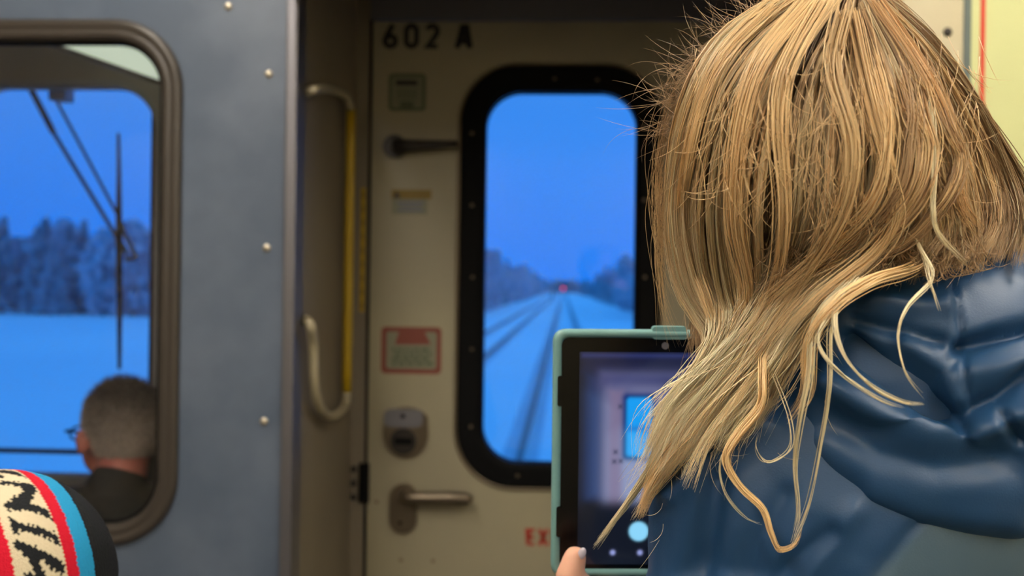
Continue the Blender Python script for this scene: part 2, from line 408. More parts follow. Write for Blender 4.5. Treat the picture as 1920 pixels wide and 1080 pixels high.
def decal(name, x0, y0, x1, y1, r, m, lay=0, parent=door):
    a = P(x0, y1, yk); b = P(x1, y0, yk); y = yk - 0.0006 * lay
    return obj(name, plate(BM(), rrect(a.x, a.z, b.x, b.z, r * D2 / F, 4), y, y + .0009), m, parent)

d = decal('square_label', 728, 138, 799, 208, 8, 'stgreen'); decal('print', 734, 144, 792, 202, 3, 'stwhite', 1, d); decal('print', 742, 151, 783, 160, 1, 'text', 2, d)
for k in range(4): decal('print', 744, 168 + 5 * k, 782, 170 + 5 * k, .5, 'stgreen', 2, d)
decal('print', 750, 190, 776, 203, 3, 'stgreen', 2, d)
# yellow caution label
d = decal('caution_label', 734, 373, 802, 402, 2, 'stwhite'); decal('print', 734, 356, 809, 373, 1, 'styellow', 1, d)
a = P(737, 371, yk - .0016); b = P(751, 371, yk - .0016); c = P(744, 358, yk - .0016)
obj('print', plate(BM(), [(a.x, a.z), (b.x, b.z), (c.x, c.z)], a.y, a.y + .0009), 'text', d)
for k in range(3): decal('print', 745 + 3 * (k % 2), 379 + 7 * k, 795 - 5 * (k % 2), 382 + 7 * k, 1, 'stblue', 2, d)
# red framed instruction plate
d = decal('red_framed_label', 714, 614, 828, 700, 8, 'stred'); decal('print', 724, 623, 819, 691, 5, 'stwhite', 1, d)
q = [P(u, v, yk - .0016) for u, v in ((748, 622), (796, 622), (808, 646), (740, 646))]
obj('print', plate(BM(), [(k.x, k.z) for k in q], q[0].y, q[0].y + .0009), 'stred', d)
random.seed(4)
for k in range(4):
    u = 734 + random.random() * 6
    while u < 806:
        l = 5 + random.random() * 12; decal('print', u, 652 + 9 * k, min(u + l, 812), 658 + 9 * k, .6, 'stgreen', 2, d); u += l + 3
# yellow strip label on the door post
ys = D2 - .0006
a = P(674, 585, ys); b = P(686, 352, ys)
yl = obj('yellow_strip_label', box(BM(), (a.x, ys - .001, a.z), (b.x, ys, b.z)), 'yellow', ew)
for k in range(9):
    zz = a.z + (b.z - a.z) * (k + .5) / 9; obj('print', box(BM(), (a.x + .004, ys - .0016, zz - .012), (b.x - .004, ys - .0008, zz + .008)), 'styellow', yl)

# upper lever
c = P(742, 276, D2 - .004); lv = obj('upper_lever', disc(BM(), (c.x, c.z), .034, D2 - .03, D2 - .004, 28), 'darkmetal', door, False)
a = P(745, 274, D2 - .045); b = P(858, 270, D2 - .045)
obj('lever_arm', tube(BM(), [a + Vector((0, .02, 0)), a, a.lerp(b, .2), a.lerp(b, .6), b], [.024, .023, .018, .014, .010], 14), 'darkmetal', lv, True)
# lock escutcheon
c = P(762, 811, D2); s = D2 / F
pts = []
for k in range(40):
    t = 2 * math.pi * k / 40; r = 43 * s
    xx, zz = r * math.cos(t), (r + 6 * s) * math.sin(t)
    if zz > 18 * s: xx = max(-41 * s, min(41 * s, xx * 1.25))
    pts.append((c.x + xx, c.z + zz))
lk = obj('lock_plate', plate(BM(), pts, D2 - .014, D2 - .004), 'bronze', door)
c2 = P(758, 784, D2); obj('lock_cover', plate(BM(), rrect(c2.x - 37 * s, c2.z - 16 * s, c2.x + 37 * s, c2.z + 18 * s, .02, 6), D2 - .018, D2 - .013), 'header', lk)
c2 = P(758, 826, D2); obj('lock_cylinder', disc(BM(), (c2.x, c2.z), 25 * s, D2 - .020, D2 - .013, 24), 'darkmetal', lk)
obj('key_slot', box(BM(), (c2.x - 17 * s, D2 - .0215, c2.z - 6 * s), (c2.x + 17 * s, D2 - .019, c2.z + 7 * s)), 'black', lk)
c2 = P(757, 779, D2); obj('screw', dome(BM(), Vector((c2.x, D2 - .018, c2.z)), .007, .003), 'black', lk)
# lower lever handle
c = P(757, 952, D2); lh = obj('lower_handle', plate(BM(), rrect(c.x - 26 * s, c.z - 47 * s, c.x + 26 * s, c.z + 47 * s, 25.5 * s, 10), D2 - .016, D2 - .004), 'bronze', door)
a = P(765, 933, D2 - .05); b = P(868, 934, D2 - .05); e2 = P(884, 941, D2 - .045)
obj('lever_arm', tube(BM(), catmull([a + Vector((-.01, .035, 0)), a + Vector((-.006, .012, 0)), a + Vector((.01, 0, 0)), a.lerp(b, .5), b, e2], 22), [.020] * 8 + [.0185] * 8 + [.018, .018, .017, .016, .014, .008], 16), 'bronze', lh, True)
c2 = P(752, 978, D2); obj('screw', dome(BM(), Vector((c2.x, D2 - .016, c2.z)), .006, .003), 'black', lh)
# hinge with three bolts
a = P(674, 941, D2); b = P(690, 868, D2)
hg = obj('hinge', box(BM(), (a.x, D2 - .016, a.z), (b.x + .006, D2, b.z), .002), 'black', door)
for sy_ in (880, 906, 932): obj('hinge_bolt', dome(BM(), P(662, sy_, D2), .011, .007), 'darkmetal', hg, True)
for (a_, b_) in ((706, 941), (860, 945), (752, 1050), (812, 1052)): obj('screw', dome(BM(), P(a_, b_, D2 - .004), .006, .002), 'bronze', door)

# ---- grab rail on the vestibule side wall
xw = xs + .028
def G(px, py):
    D = xw / ((P(px, py, 1) - EYE).x); return P(px, py, D)
top = G(658, 205); bot = G(650, 735)
g = empty('grab_rail', (xw, top.y, bot.z)); tag(g, 'bent cream tube grab rail with yellow taped grip beside the end door', 'grab rail')
def GS(px, py): return P(px, py, xs / ((P(px, py, 1) - EYE).x))
A = G(590, 168); A2 = GS(572, 176)
upper = catmull([A2, A, G(620, 168), G(648, 180), top], 20)
obj('rail_tube', tube(BM(), upper, .011, 14), 'creamtube', g, True)
obj('yellow_grip', tube(BM(), catmull([top, top.lerp(bot, .33), top.lerp(bot, .66), bot], 12), .0130, 16), 'yellow', g, True)
Bp = [bot, G(646, 762), G(622, 781), G(600, 765), G(590, 720), G(588, 650), G(582, 610), G(570, 597)]
Bp[-1] = GS(568, 596)
obj('rail_tube', tube(BM(), catmull(Bp, 46), .012, 14), 'creamtube', g, True)

# ---- cab fittings
dk = obj('driver_desk', box(BM(), (-1.88, D2 - .10, 0), (xs - .045, D2 - .01, WZ0 - .04), .02), 'header'); tag(dk, 'dark grey driving desk below the windscreen', 'desk')
# glowing panel added behind the glass in place of a reflected ceiling light
q = [P(95, 78, 2.62), P(230, 60, 2.62), P(300, 80, 2.62), P(300, 150, 2.80), P(180, 118, 2.80)]
a = P(92, 76, 2.60)
lm = empty('reflection_panel', (a.x, 2.7, a.z)); tag(lm, 'white glowing panel standing in for ceiling light mirrored in the rubber framed window', 'light reflection')
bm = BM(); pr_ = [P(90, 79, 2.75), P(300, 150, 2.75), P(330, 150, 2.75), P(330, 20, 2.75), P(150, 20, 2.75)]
plate(bm, [(k.x, k.z) for k in pr_], 2.72, 2.78); obj('reflection_sheet', bm, 'mirrored_glow', lm)
obj('reflection_bracket', box(BM(), (P(180, 20, 2.75).x, 2.73, P(180, 30, 2.75).z), (P(180, 20, 2.75).x + .03, 2.77, 2.302)), 'cabgrey', lm)
a = P(86, 80, 2.715); b = P(302, 156, 2.715)
obj('reflection_edge', tube(BM(), [a, a.lerp(b, .5), b], .007, 8), 'bronze', lm, True)

# ---- windscreen wiper outside
yw = D2 + .11
wp = empty('windscreen_wiper', P(117, 172, yw)); tag(wp, 'double arm windscreen wiper with upright blade outside the cab window', 'wiper')
def W(a_, b_): return P(a_, b_, yw)
obj('wiper_arm', tube(BM(), [W(44, 140), W(100, 248)], .010, 8), 'darkmetal', wp); 
obj('wiper_arm', tube(BM(), [W(98, 245), W(238, 476)], .0065, 8), 'darkmetal', wp)
obj('wiper_arm', tube(BM(), [W(80, 140), W(232, 425)], .005, 8), 'darkmetal', wp)
bk = BM()
for u, v in (((228, 425), (256, 484)), ((256, 484), (236, 486)), ((236, 470), (218, 440))): tube(bk, [W(*u), W(*v)], .0065, 8)
obj('blade_bracket', bk, 'darkmetal', wp)
obj('wiper_blade', tube(BM(), [W(222, 250), W(223, 330), W(223, 440), W(224, 560), W(224, 692)], [.005, .007, .011, .009, .006], 8), 'black', wp)
m0 = W(102, 152); m1 = W(134, 192); obj('wiper_motor', box(BM(), (m0.x, D2 + .071, m1.z), (m1.x, yw + .02, m0.z + .02), .005), 'header', wp)

# ---- saloon lights
for i, xx in enumerate((-0.95, 0.95)):
    o = empty('ceiling_light', (xx, .8, ZC)); tag(o, ('long ceiling light strip over the left side of the aisle', 'long ceiling light strip over the right side of the aisle')[i], 'ceiling light', 'ceiling light strips')
    obj('light_housing', box(BM(), (xx - .12, -2.65, ZC - .012), (xx + .12, 2.05, ZC)), 'ceil', o)
    obj('light_diffuser', box(BM(), (xx - .09, -2.6, ZC - .022), (xx + .09, 2.0, ZC - .012)), 'lampglow', o)

# ================================================================== OUTSIDE
GZ = -1.08
def grid_mesh(xs_, ys_, fn):
    v = [(a, b, fn(a, b)) for b in ys_ for a in xs_]; n = len(xs_); f = [(j * n + i, j * n + i + 1, (j + 1) * n + i + 1, (j + 1) * n + i) for j in range(len(ys_) - 1) for i in range(n - 1)]
    me = bpy.data.meshes.new('g'); me.from_pydata(v, [], f); me.shade_smooth(); return me
def bumpf(a, c, wd): return math.exp(-((a - c) / wd) ** 2)
def gh(a, b):
    h = 0.10 * bumpf(a, -1.75, .6) + 0.12 * bumpf(a, 1.65, .5) - .12 * bumpf(a, 2.6, .5) + .1 * bumpf(a, 3.6, .7) + 0.14 * bumpf(a, -5.4, .8) - .1 * bumpf(a, -6.6, .6)
    return GZ - .02 + h + .05 * mnoise.noise(Vector((a * .4, b * .1, 0)))
xs_ = list(np.concatenate([np.linspace(-400, -14, 24)[:-1], np.linspace(-14, 14, 113), np.linspace(14, 400, 24)[1:]]))
ys_ = list(np.concatenate([np.linspace(3.3, 60, 90), np.geomspace(62, 2500, 40)]))
gr = link('snow_ground', grid_mesh(xs_, ys_, gh), 'snow'); tag(gr, 'blue lit snow covered ground outside the train', 'snow', kind='structure')
def track(cx, label):
    t = empty('railway_track', (cx, 40, GZ)); tag(t, label, 'railway track', 'railway tracks in the snow')
    for sgn in (-1, 1):
        b_ = BM(); xx = cx + sgn * .7175
        box(b_, (xx - .035, 3.4, GZ - .05), (xx + .035, 900, GZ + .13)); obj('rail', b_, 'rail', t)
    b_ = BM(); box(b_, (cx - .6, 3.4, GZ - .05), (cx - .46, 900, GZ + .035)); box(b_, (cx + .46, 3.4, GZ - .05), (cx + .6, 900, GZ + .035))
    box(b_, (cx - 1.0, 3.4, GZ - .05), (cx - .8, 900, GZ + .03)); box(b_, (cx + .8, 3.4, GZ - .05), (cx + 1.0, 900, GZ + .03))
    obj('snow_rut', b_, 'dirty', t)
track(.12, 'snow covered railway track running straight ahead beyond the end door window')
track(-3.45, 'neighbouring snow covered railway track left of the straight one')
sg = empty('railway_signal', (-.35, 170, GZ)); tag(sg, 'distant red railway signal where the tracks meet the horizon', 'signal')
obj('signal_mast', tube(BM(), [(-1.9, 170, GZ - .1), (-1.9, 170, 2.4)], .1, 8), 'rail', sg)
obj('signal_arm', box(BM(), (-1.9, 169.9, 2.3), (.3, 170.1, 2.4)), 'rail', sg)
obj('signal_head', box(BM(), (-.55, 169.8, 1.0), (.35, 170.1, 2.35), .05), 'header', sg)
obj('signal_lamp', disc(BM(), (-.1, 1.45), .24, 169.7, 169.8, 16), 'redlamp', sg)

def tree_mesh(seed, conifer):
    rs = random.Random(seed); v = []; f = []; mi = []
    def blob_card(c, s):
        n = len(v); d = Vector((rs.gauss(0, 1), rs.gauss(0, 1), rs.gauss(0, 1))).normalized(); a = d.orthogonal().normalized() * s; b = d.cross(a).normalized() * s * .6
        v.extend([c - a, c - b, c + a, c + b]); f.append((n, n + 1, n + 2, n + 3)); mi.append(1)
    n0 = 6
    for k in range(n0 + 1):
        pass
    for j, (zz, r) in enumerate(((0, .14), (3, .08), (6.2, .02))):
        for k in range(6): v.append(Vector((r * math.cos(k * math.pi / 3), r * math.sin(k * math.pi / 3), zz)))
    for j in range(2):
        for k in range(6): f.append((j * 6 + k, j * 6 + (k + 1) % 6, j * 6 + 6 + (k + 1) % 6, j * 6 + 6 + k)); mi.append(0)
    for k in range(700):
        if conifer:
            t = rs.random() ** 1.3; r = (1 - t) * 1.5 * math.sqrt(rs.random()); zz = .5 + t * 6.3
        else:
            t = rs.random(); zz = .3 + 6.2 * t; r = 1.7 * math.sqrt(rs.random()) * math.sin(math.pi * min(1, .12 + t * .88)) ** .6
        a = rs.random() * 6.283; blob_card(Vector((r * math.cos(a), r * math.sin(a), zz + rs.gauss(0, .1))), .15 + rs.random() * .28)
    me = bpy.data.meshes.new('tree'); me.from_pydata([tuple(q) for q in v], [], f)
    me.materials.append(M['rail']); me.materials.append(M['pine' if conifer else 'bark'])
    me.polygons.foreach_set('material_index', mi); me.update(); return me
TM = [tree_mesh(1, True), tree_mesh(2, False), tree_mesh(3, False), tree_mesh(4, True)]
random.seed(11)
def put_tree(k, x_, y_, s_, label, group):
    o = bpy.data.objects.new('evergreen_tree' if k in (0, 3) else 'bare_tree', TM[k]); C.objects.link(o)
    o.location = (x_, y_, GZ - .05); o.scale = (s_ * (1 + random.random() * .3), s_, s_ * (.85 + .3 * random.random())); o.rotation_euler.z = random.random() * 6
    tag(o, label, 'tree', group)
for i in range(48):
    y_ = 94 + i * 3.2 + i * i * .22
    put_tree(random.choice((1, 0, 3)), -8.2 - random.random() * 2.2, y_, 1.0, 'tree in the dark wooded bank left of the tracks beyond the door window', 'trees left of the tracks')
for i in range(48):
    y_ = 84 + i * 3.2 + i * i * .22
    put_tree(random.choice((1, 2, 2)) if y_ < 135 else random.choice((0, 3)), 7.2 + random.random() * 2.5, y_, .98 if y_ < 150 else .85, 'tree in the pale wooded bank right of the tracks beyond the door window', 'trees right of the tracks')
for i in range(70):
    t = i / 69; x_ = -48 + t * 25 + random.random(); y_ = 76 + 14 * random.random()
    put_tree(random.choice((0, 1, 3, 2)), x_, y_, .92 + random.random() * .2, 'tree in the wooded line across the snow field seen through the cab windscreen', 'trees beyond the snow field')
random.seed(5)
for i in range(26):
    put_tree(random.choice((0, 3)), -6 + i * .5, 560 + random.random() * 50, 1.1, 'tree closing the view where the tracks vanish', 'trees at the end of the line')

# ================================================================== TABLET
TL, TR_, BL = P(1029, 617, 1.005), P(1444, 620, 1.02), P(1041, 1079, 1.015)
U = (TR_ - TL); V_ = (TL - BL); tw, th = U.length, V_.length; U.normalize(); Nn = U.cross(V_).normalized(); V_ = Nn.cross(U).normalized()
TM_ = Matrix((U, V_, Nn)).transposed().to_4x4(); TM_.translation = (TR_ + BL) / 2
# local frame: x right, y up, z towards the girl / camera
tb = bpy.data.objects.new('tablet', None); C.objects.link(tb); tb.matrix_world = TM_; tb.empty_display_size = .05
tag(tb, 'tablet computer in a teal case showing a camera view of the end door', 'tablet')
def tobj(name, bm, m, smooth=False, parent=None):
    me = bpy.data.meshes.new(name); bmesh.ops.recalc_face_normals(bm, faces=bm.faces); bm.to_mesh(me); bm.free()
    if smooth: me.shade_smooth()
    o = link(name, me, m); o.parent = parent or tb; return o
def zplate(bm, pts, z0, z1):
    plate(bm, pts, z0, z1)
    for v in bm.verts: v.co = Vector((v.co.x, v.co.z, v.co.y)) if v.index != -99 else v.co
    return bm
def zring(bm, o_, i_, prof):
    ring_profile(bm, o_, i_, prof)
    for v in bm.verts: v.co = Vector((v.co.x, v.co.z, v.co.y))
    return bm
hw, hh = tw / 2, th / 2
co_ = rrect(-hw, -hh, hw, hh, .012, 8); ci_ = rrect(-hw + .0085, -hh + .0075, hw - .0085, hh - .008, .008, 8)
tobj('case_rim', zring(BM(), co_, ci_, [(0, -.006), (0, .003), (.3, .0055), (.75, .0055), (1, .002), (1, -.006)]), 'teal', True)
tobj('case_back', zplate(BM(), rrect(-hw + .001, -hh + .001, hw - .001, hh - .001, .012, 8), -.009, -.005), 'teal')
for yy in (.062, -.067): tobj('corner_clip', zplate(BM(), rrect(-hw + .0045, yy - .015, -hw + .0105, yy + .015, .002, 3), .002, .0062), 'screenblack')
tobj('camera_bump', zplate(BM(), rrect(-.012, hh - .009, .022, hh + .0035, .003, 4), -.006, .0045), 'teal')
tobj('front_glass', zplate(BM(), rrect(-hw + .008, -hh + .007, hw - .008, hh - .0075, .008, 8), -.005, .0015), 'screenblack')
tobj('front_camera', zplate(BM(), [(.001 + .0035 * math.cos(k), hh - .0155 + .0035 * math.sin(k)) for k in np.linspace(0, 6.283, 17)[:-1]], .001, .002), 'header')
# the lit screen, a fine colour grid
sx0, sx1, sy0, sy1 = -hw + .026, hw - .020, -hh + .012, hh - .022
nx_, ny_ = 170, 190
gx, gy = np.meshgrid(np.linspace(sx0, sx1, nx_), np.linspace(sy0, sy1, ny_))
v = np.stack([gx.ravel(), gy.ravel(), np.full(gx.size, .0019)], 1)
fc = [(j * nx_ + i, j * nx_ + i + 1, (j + 1) * nx_ + i + 1, (j + 1) * nx_ + i) for j in range(ny_ - 1) for i in range(nx_ - 1)]
me = bpy.data.meshes.new('screen'); me.from_pydata(v.tolist(), [], fc)
# picture coordinates on the screen, in photo-sized units from the tablet's top left corner
kx = 412 / tw; ky = 462 / th
su = (v[:, 0] + hw) * kx + 1030; sv = (hh - v[:, 1]) * ky + 617
def sbox(x0, y0, x1, y1, b=3.0, r=0):
    dx = np.maximum(x0 + r - su, su - x1 + r); dy = np.maximum(y0 + r - sv, sv - y1 + r)
    d_ = np.hypot(np.maximum(dx, 0), np.maximum(dy, 0)) + np.minimum(np.maximum(dx, dy), 0) - r
    return 1 / (1 + np.exp(np.clip(d_ / b, -30, 30)))
col = np.zeros((len(v), 3)) + linv((14, 16, 26))
def lay(mask, rgb, a=1.0):
    global col
    mk = (mask * a)[:, None]; col = col * (1 - mk) + linv(rgb) * mk
lay(sbox(1084, 660, 1440, 695, 4), (24, 28, 58)); lay(sbox(1084, 662, 1440, 668, 2), (52, 62, 120), .7)
lay(sbox(1092, 700, 1132, 935, 6), (26, 44, 88)); lay(sbox(1100, 740, 1122, 930, 8), (40, 74, 128), .7)
lay(sbox(1124, 700, 1420, 950, 5), (110, 112, 150)); lay(sbox(1134, 760, 1420, 955, 7), (148, 160, 196), .8)
lay(sbox(1118, 698, 1420, 722, 5), (62, 66, 112)); lay(sbox(1138, 716, 1172, 800, 8), (84, 86, 130), .7)
lay(sbox(1136, 730, 1160, 960, 3), (128, 110, 140), .7)
lay(sbox(1242, 715, 1300, 960, 8), (30, 32, 66), .6)
lay(sbox(1160, 735, 1222, 860, 2.2, 10), (10, 44, 110)); lay(sbox(1168, 743, 1216, 853, 1.5, 8), (22, 156, 240))
lay(sbox(1170, 797, 1214, 806, 2), (30, 110, 200), .8); lay(sbox(1172, 812, 1212, 850, 6), (90, 190, 250), .6)
for a_, b_ in ((1148, 845), (1158, 862), (1146, 863), (1156, 760)): lay(sbox(a_ - 3, b_ - 3, a_ + 3, b_ + 3, 1.5), (50, 56, 84), .9)
lay(sbox(1084, 938, 1440, 1078, 5), (15, 20, 32)); lay(sbox(1084, 1062, 1440, 1078, 2), (8, 8, 10))
lay(1 / (1 + np.exp(np.clip((np.hypot(su - 1193, (sv - 994)) - 18) / 1.0, -30, 30))), (140, 214, 250))
for a_ in (1145, 1196, 1247): lay(1 / (1 + np.exp(np.clip((np.hypot(su - a_, (sv - 1034)) - 4.5) / 1.0, -30, 30))), (150, 160, 220))
set_col(me, col); so = link('screen', me, attr_mat('lit_display', 0.12, True)); so.parent = tb

# ================================================================== HAIR STRAND BUILDER
class Hair:
    def __init__(self): self.v = []; self.f = []; self.c = []; self.n = 0
    def strand(self, pts, r, c0, c1, tip=.35):
        """pts (n,3)"""
        n = len(pts); t = np.gradient(pts, axis=0); t /= np.linalg.norm(t, axis=1)[:, None] + 1e-9
        a = np.cross(t, np.array([.21, .4, .89])); a /= np.linalg.norm(a, axis=1)[:, None] + 1e-9; b = np.cross(t, a)
        u = np.linspace(0, 1, n); rr = r * np.minimum(1, (1 - u) / tip + .12)
        ring = [pts + (a * math.cos(k) + b * math.sin(k)) * rr[:, None] for k in (0, 2.094, 4.189)]
        self.v.append(np.stack(ring, 1).reshape(-1, 3))
        i = np.arange(n - 1)[:, None] * 3 + self.n
        for k in range(3):
            k2 = (k + 1) % 3; self.f.append(np.concatenate([i + k, i + k2, i + 3 + k2, i + 3 + k], 1))
        cc = c0[None] * (1 - u[:, None]) + c1[None] * u[:, None]; self.c.append(np.repeat(cc, 3, 0)); self.n += 3 * n
    def mesh(self, name):
        v = np.concatenate(self.v); f = np.concatenate(self.f).astype(np.int32); me = bpy.data.meshes.new(name)
        me.vertices.add(len(v)); me.vertices.foreach_set('co', v.ravel().astype(np.float32))
        me.loops.add(f.size); me.loops.foreach_set('vertex_index', f.ravel())
        me.polygons.add(len(f)); me.polygons.foreach_set('loop_start', np.arange(0, f.size, 4, dtype=np.int32)); me.polygons.foreach_set('loop_total', np.full(len(f), 4, dtype=np.int32))
        me.update(); me.validate(); me.shade_smooth(); set_col(me, np.concatenate(self.c)); return me
def cm_np(ctrl, n):
    c = np.asarray(ctrl, float); c = np.concatenate([[2 * c[0] - c[1]], c, [2 * c[-1] - c[-2]]]); m = len(c) - 3
    t = np.linspace(0, m, n); i = np.minimum(t.astype(int), m - 1); u = (t - i)[:, None]
    a, b, d, e_ = c[i], c[i + 1], c[i + 2], c[i + 3]
    return .5 * (2 * b + (d - a) * u + (2 * a - 5 * b + 4 * d - e_) * u * u + (3 * b - a - 3 * d + e_) * u ** 3)

# ================================================================== GIRL
HC = P(1560, 262, .815)      # head centre
def shell(x_, y_, off=0.0):
    q = 1 - ((x_ - 1570) / 345) ** 2 - ((y_ - 250) / 340) ** 2
    return .815 - .118 * math.sqrt(max(q, 0.0)) + off
girl = empty('person', (HC.x, .84, 0)); tag(girl, 'person with long tousled blond hair in a dark blue hooded jacket holding up a tablet', 'person')
n0 = P(1660, 520, .85); c7 = P(1660, 640, .86)
shL, shR = P(1350, 885, .85), P(1990, 850, .84)
elL, elR = P(1322, 1330, .88), P(2010, 1330, .86)
wrL = P(1150, 1185, .965); wrR = P(1540, 1250, 1.03)
hipc = Vector((c7.x, .88, .86))
parts = [('ell', HC, (.078, .092, .105)), ('ell', HC + Vector((-.02, .05, -.045)), (.055, .055, .06)), ('ell', HC + Vector((-.035, .098, -.022)), (.010, .014, .012)),
         ('ell', HC + Vector((-.03, .092, -.055)), (.024, .012, .008)),
         ('ell', HC + Vector((-.078, .005, -.02)), (.012, .02, .03)), ('ell', HC + Vector((.078, .005, -.02)), (.012, .02, .03)),
         ('cap', HC + Vector((0, .01, -.06)), .05, c7, .055), ('cap', c7, .09, hipc, .10), ('cap', shL, .045, shR, .045), ('cap', c7 + Vector((0, .01, -.02)), .05, shL, .038), ('cap', c7 + Vector((0, .01, -.02)), .05, shR, .038),
         ('cap', shL, .042, elL, .034), ('cap', elL, .034, wrL, .022), ('cap', shR, .042, elR, .034), ('cap', elR, .034, wrR, .022)]
for sg_ in (-1, 1):
    kn = Vector((hipc.x + sg_ * .09, .90, .46)); an = Vector((hipc.x + sg_ * .10, .90, .08))
    parts += [('cap', hipc + Vector((sg_ * .08, 0, -.02)), .085, kn, .055), ('cap', kn, .055, an, .036), ('cap', an + Vector((0, 0, -.03)), .035, an + Vector((sg_ * .02, .13, -.045)), .028)]
# hand holding the lower left corner of the tablet (thumb in front, four fingers behind)
def chain(pts, rs): return [('cap', pts[i], rs[i], pts[i + 1], rs[i + 1]) for i in range(len(pts) - 1)]
pm = P(1098, 1118, .992)
parts += [('cap', wrL, .021, P(1110, 1140, .985), .024), ('cap', P(1110, 1140, .985), .022, P(1080, 1108, 1.0), .020)]
parts += chain([P(1108, 1128, .975), P(1068, 1080, .960), P(1078, 1046, .964)], [.0160, .0132, .0112])
for k, (fx, fy, L) in enumerate(((1062, 1062, 74), (1080, 1084, 84), (1100, 1100, 80), (1122, 1112, 62))):
    a = P(fx - 4, fy + 16, 1.012); parts += chain([a, P(fx + 14, fy - 22, 1.030), P(fx + 20 + L * .5, fy - 30, 1.036), P(fx + 24 + L, fy - 20, 1.034)], [.0095, .009, .0082, .0072])
# the other hand at the right edge, hidden by hair and shoulder
parts += [('cap', wrR, .021, P(1500, 1150, 1.04), .022)]
parts += chain([P(1490, 1140, 1.03), P(1470, 1085, 1.002), P(1440, 1050, .995)], [.013, .011, .0095])
for k in range(4): parts += chain([P(1500, 1120 - 24 * k, 1.055), P(1480, 1090 - 26 * k, 1.075), P(1440, 1080 - 26 * k, 1.078), P(1410, 1075 - 26 * k, 1.074)], [.0095, .009, .0082, .0072])
bodyme = fuse(parts, .0028, 5); body = link('body', bodyme, 'skin'); body.parent = girl; body.matrix_parent_inverse = girl.matrix_basis.inverted()
# thumb nail
nc = P(1091, 1038, .956); bm = BM(); bmesh.ops.create_icosphere(bm, subdivisions=3, radius=1, matrix=Matrix.Translation(nc) @ Euler((0, .45, -.5)).to_matrix().to_4x4() @ Matrix.Diagonal((.0040, .0024, .0062, 1)))
obj('thumb_nail', bm, 'nail', girl, True)

# ---- jacket
jp = [('cap', P(1640, 730, .875), .115, P(1640, 1300, .90), .14), ('cap', P(1350, 905, .855), .060, P(1640, 745, .865), .080), ('cap', P(1990, 880, .85), .064, P(1700, 740, .865), .08),
      ('cap', P(1352, 905, .855), .060, P(1338, 1330, .875), .056), ('cap', P(1338, 1330, .875), .054, P(1165, 1215, .955), .040),
      ('cap', P(1990, 880, .85), .064, P(2012, 1330, .86), .056), ('cap', P(2012, 1330, .86), .054, P(1560, 1270, 1.02), .038),
      ('ell', P(1560, 1250, .86), (.17, .12, .16)), ('ell', P(1620, 960, .86), (.165, .105, .14)), ('cap', P(1640, 1300, .90), .14, Vector((hipc.x, .88, .80)), .145)]
jm = fuse(jp, .0038, 8)
def seg_dist(p, pl):
    best = np.full(len(p), 1e9); 
    for a, b in zip(pl[:-1], pl[1:]):
        a = np.array(a, float); b = np.array(b, float); d = b - a; t = np.clip(((p - a) @ d) / (d @ d), 0, 1)
        best = np.minimum(best, np.hypot(*(p - (a + t[:, None] * d)).T))
    return best
def sculpt(me, feats, dmax=.9, wr=.0):
    co = get_co(me); no = get_no(me); px = to_px(co); near = (co[:, 1] < dmax).astype(float); disp = np.zeros(len(co))
    front = np.clip(-no[:, 1] * 1.5 + .3, 0, 1)
    for pl, amp, wd in feats: disp += amp * np.exp(-(seg_dist(px, pl) / wd) ** 2) * near * front
    if wr:
        for i in range(len(co)):
            q = Vector(co[i]); disp[i] += wr * (mnoise.noise(Vector((q.x * 9, q.y * 9, q.z * 22))) + .5 * mnoise.noise(q * 45))
    set_co(me, co + no * disp[:, None])
sculpt(jm, [([(1250, 900), (1330, 800), (1420, 760)], -.007, 16), ([(1262, 925), (1345, 850), (1430, 800)], .006, 20),
            ([(1310, 880), (1290, 1000), (1270, 1100)], .006, 26), ([(1345, 900), (1330, 1000), (1310, 1100)], -.006, 22), ([(1390, 900), (1380, 1000), (1370, 1100)], .004, 30),
            ([(1470, 930), (1420, 1010), (1400, 1100)], -.005, 20), ([(1560, 1000), (1490, 1050), (1450, 1100)], -.006, 18), ([(1600, 960), (1540, 1040), (1500, 1100)], .005, 22), ([(1640, 1090), (1700, 1000), (1790, 930)], -.003, 8)], wr=.0022)
co = get_co(jm); px = to_px(co)
msk = 1 / (1 + np.exp(np.clip(-(((px[:, 0] - 1635) + (px[:, 1] - 1085)) / 1.414) / 5, -30, 30))) * (co[:, 1] < .87) * (px[:, 0] < 2080)
set_col(jm, linv((30, 68, 108)) * (1 - msk[:, None]) + linv((74, 98, 116)) * msk[:, None])
jk = link('jacket', jm, attr_mat('navy_jacket_with_slate_panel', .48, spec=.5, bump=(700, .08))); jk.parent = girl; jk.matrix_parent_inverse = girl.matrix_basis.inverted()

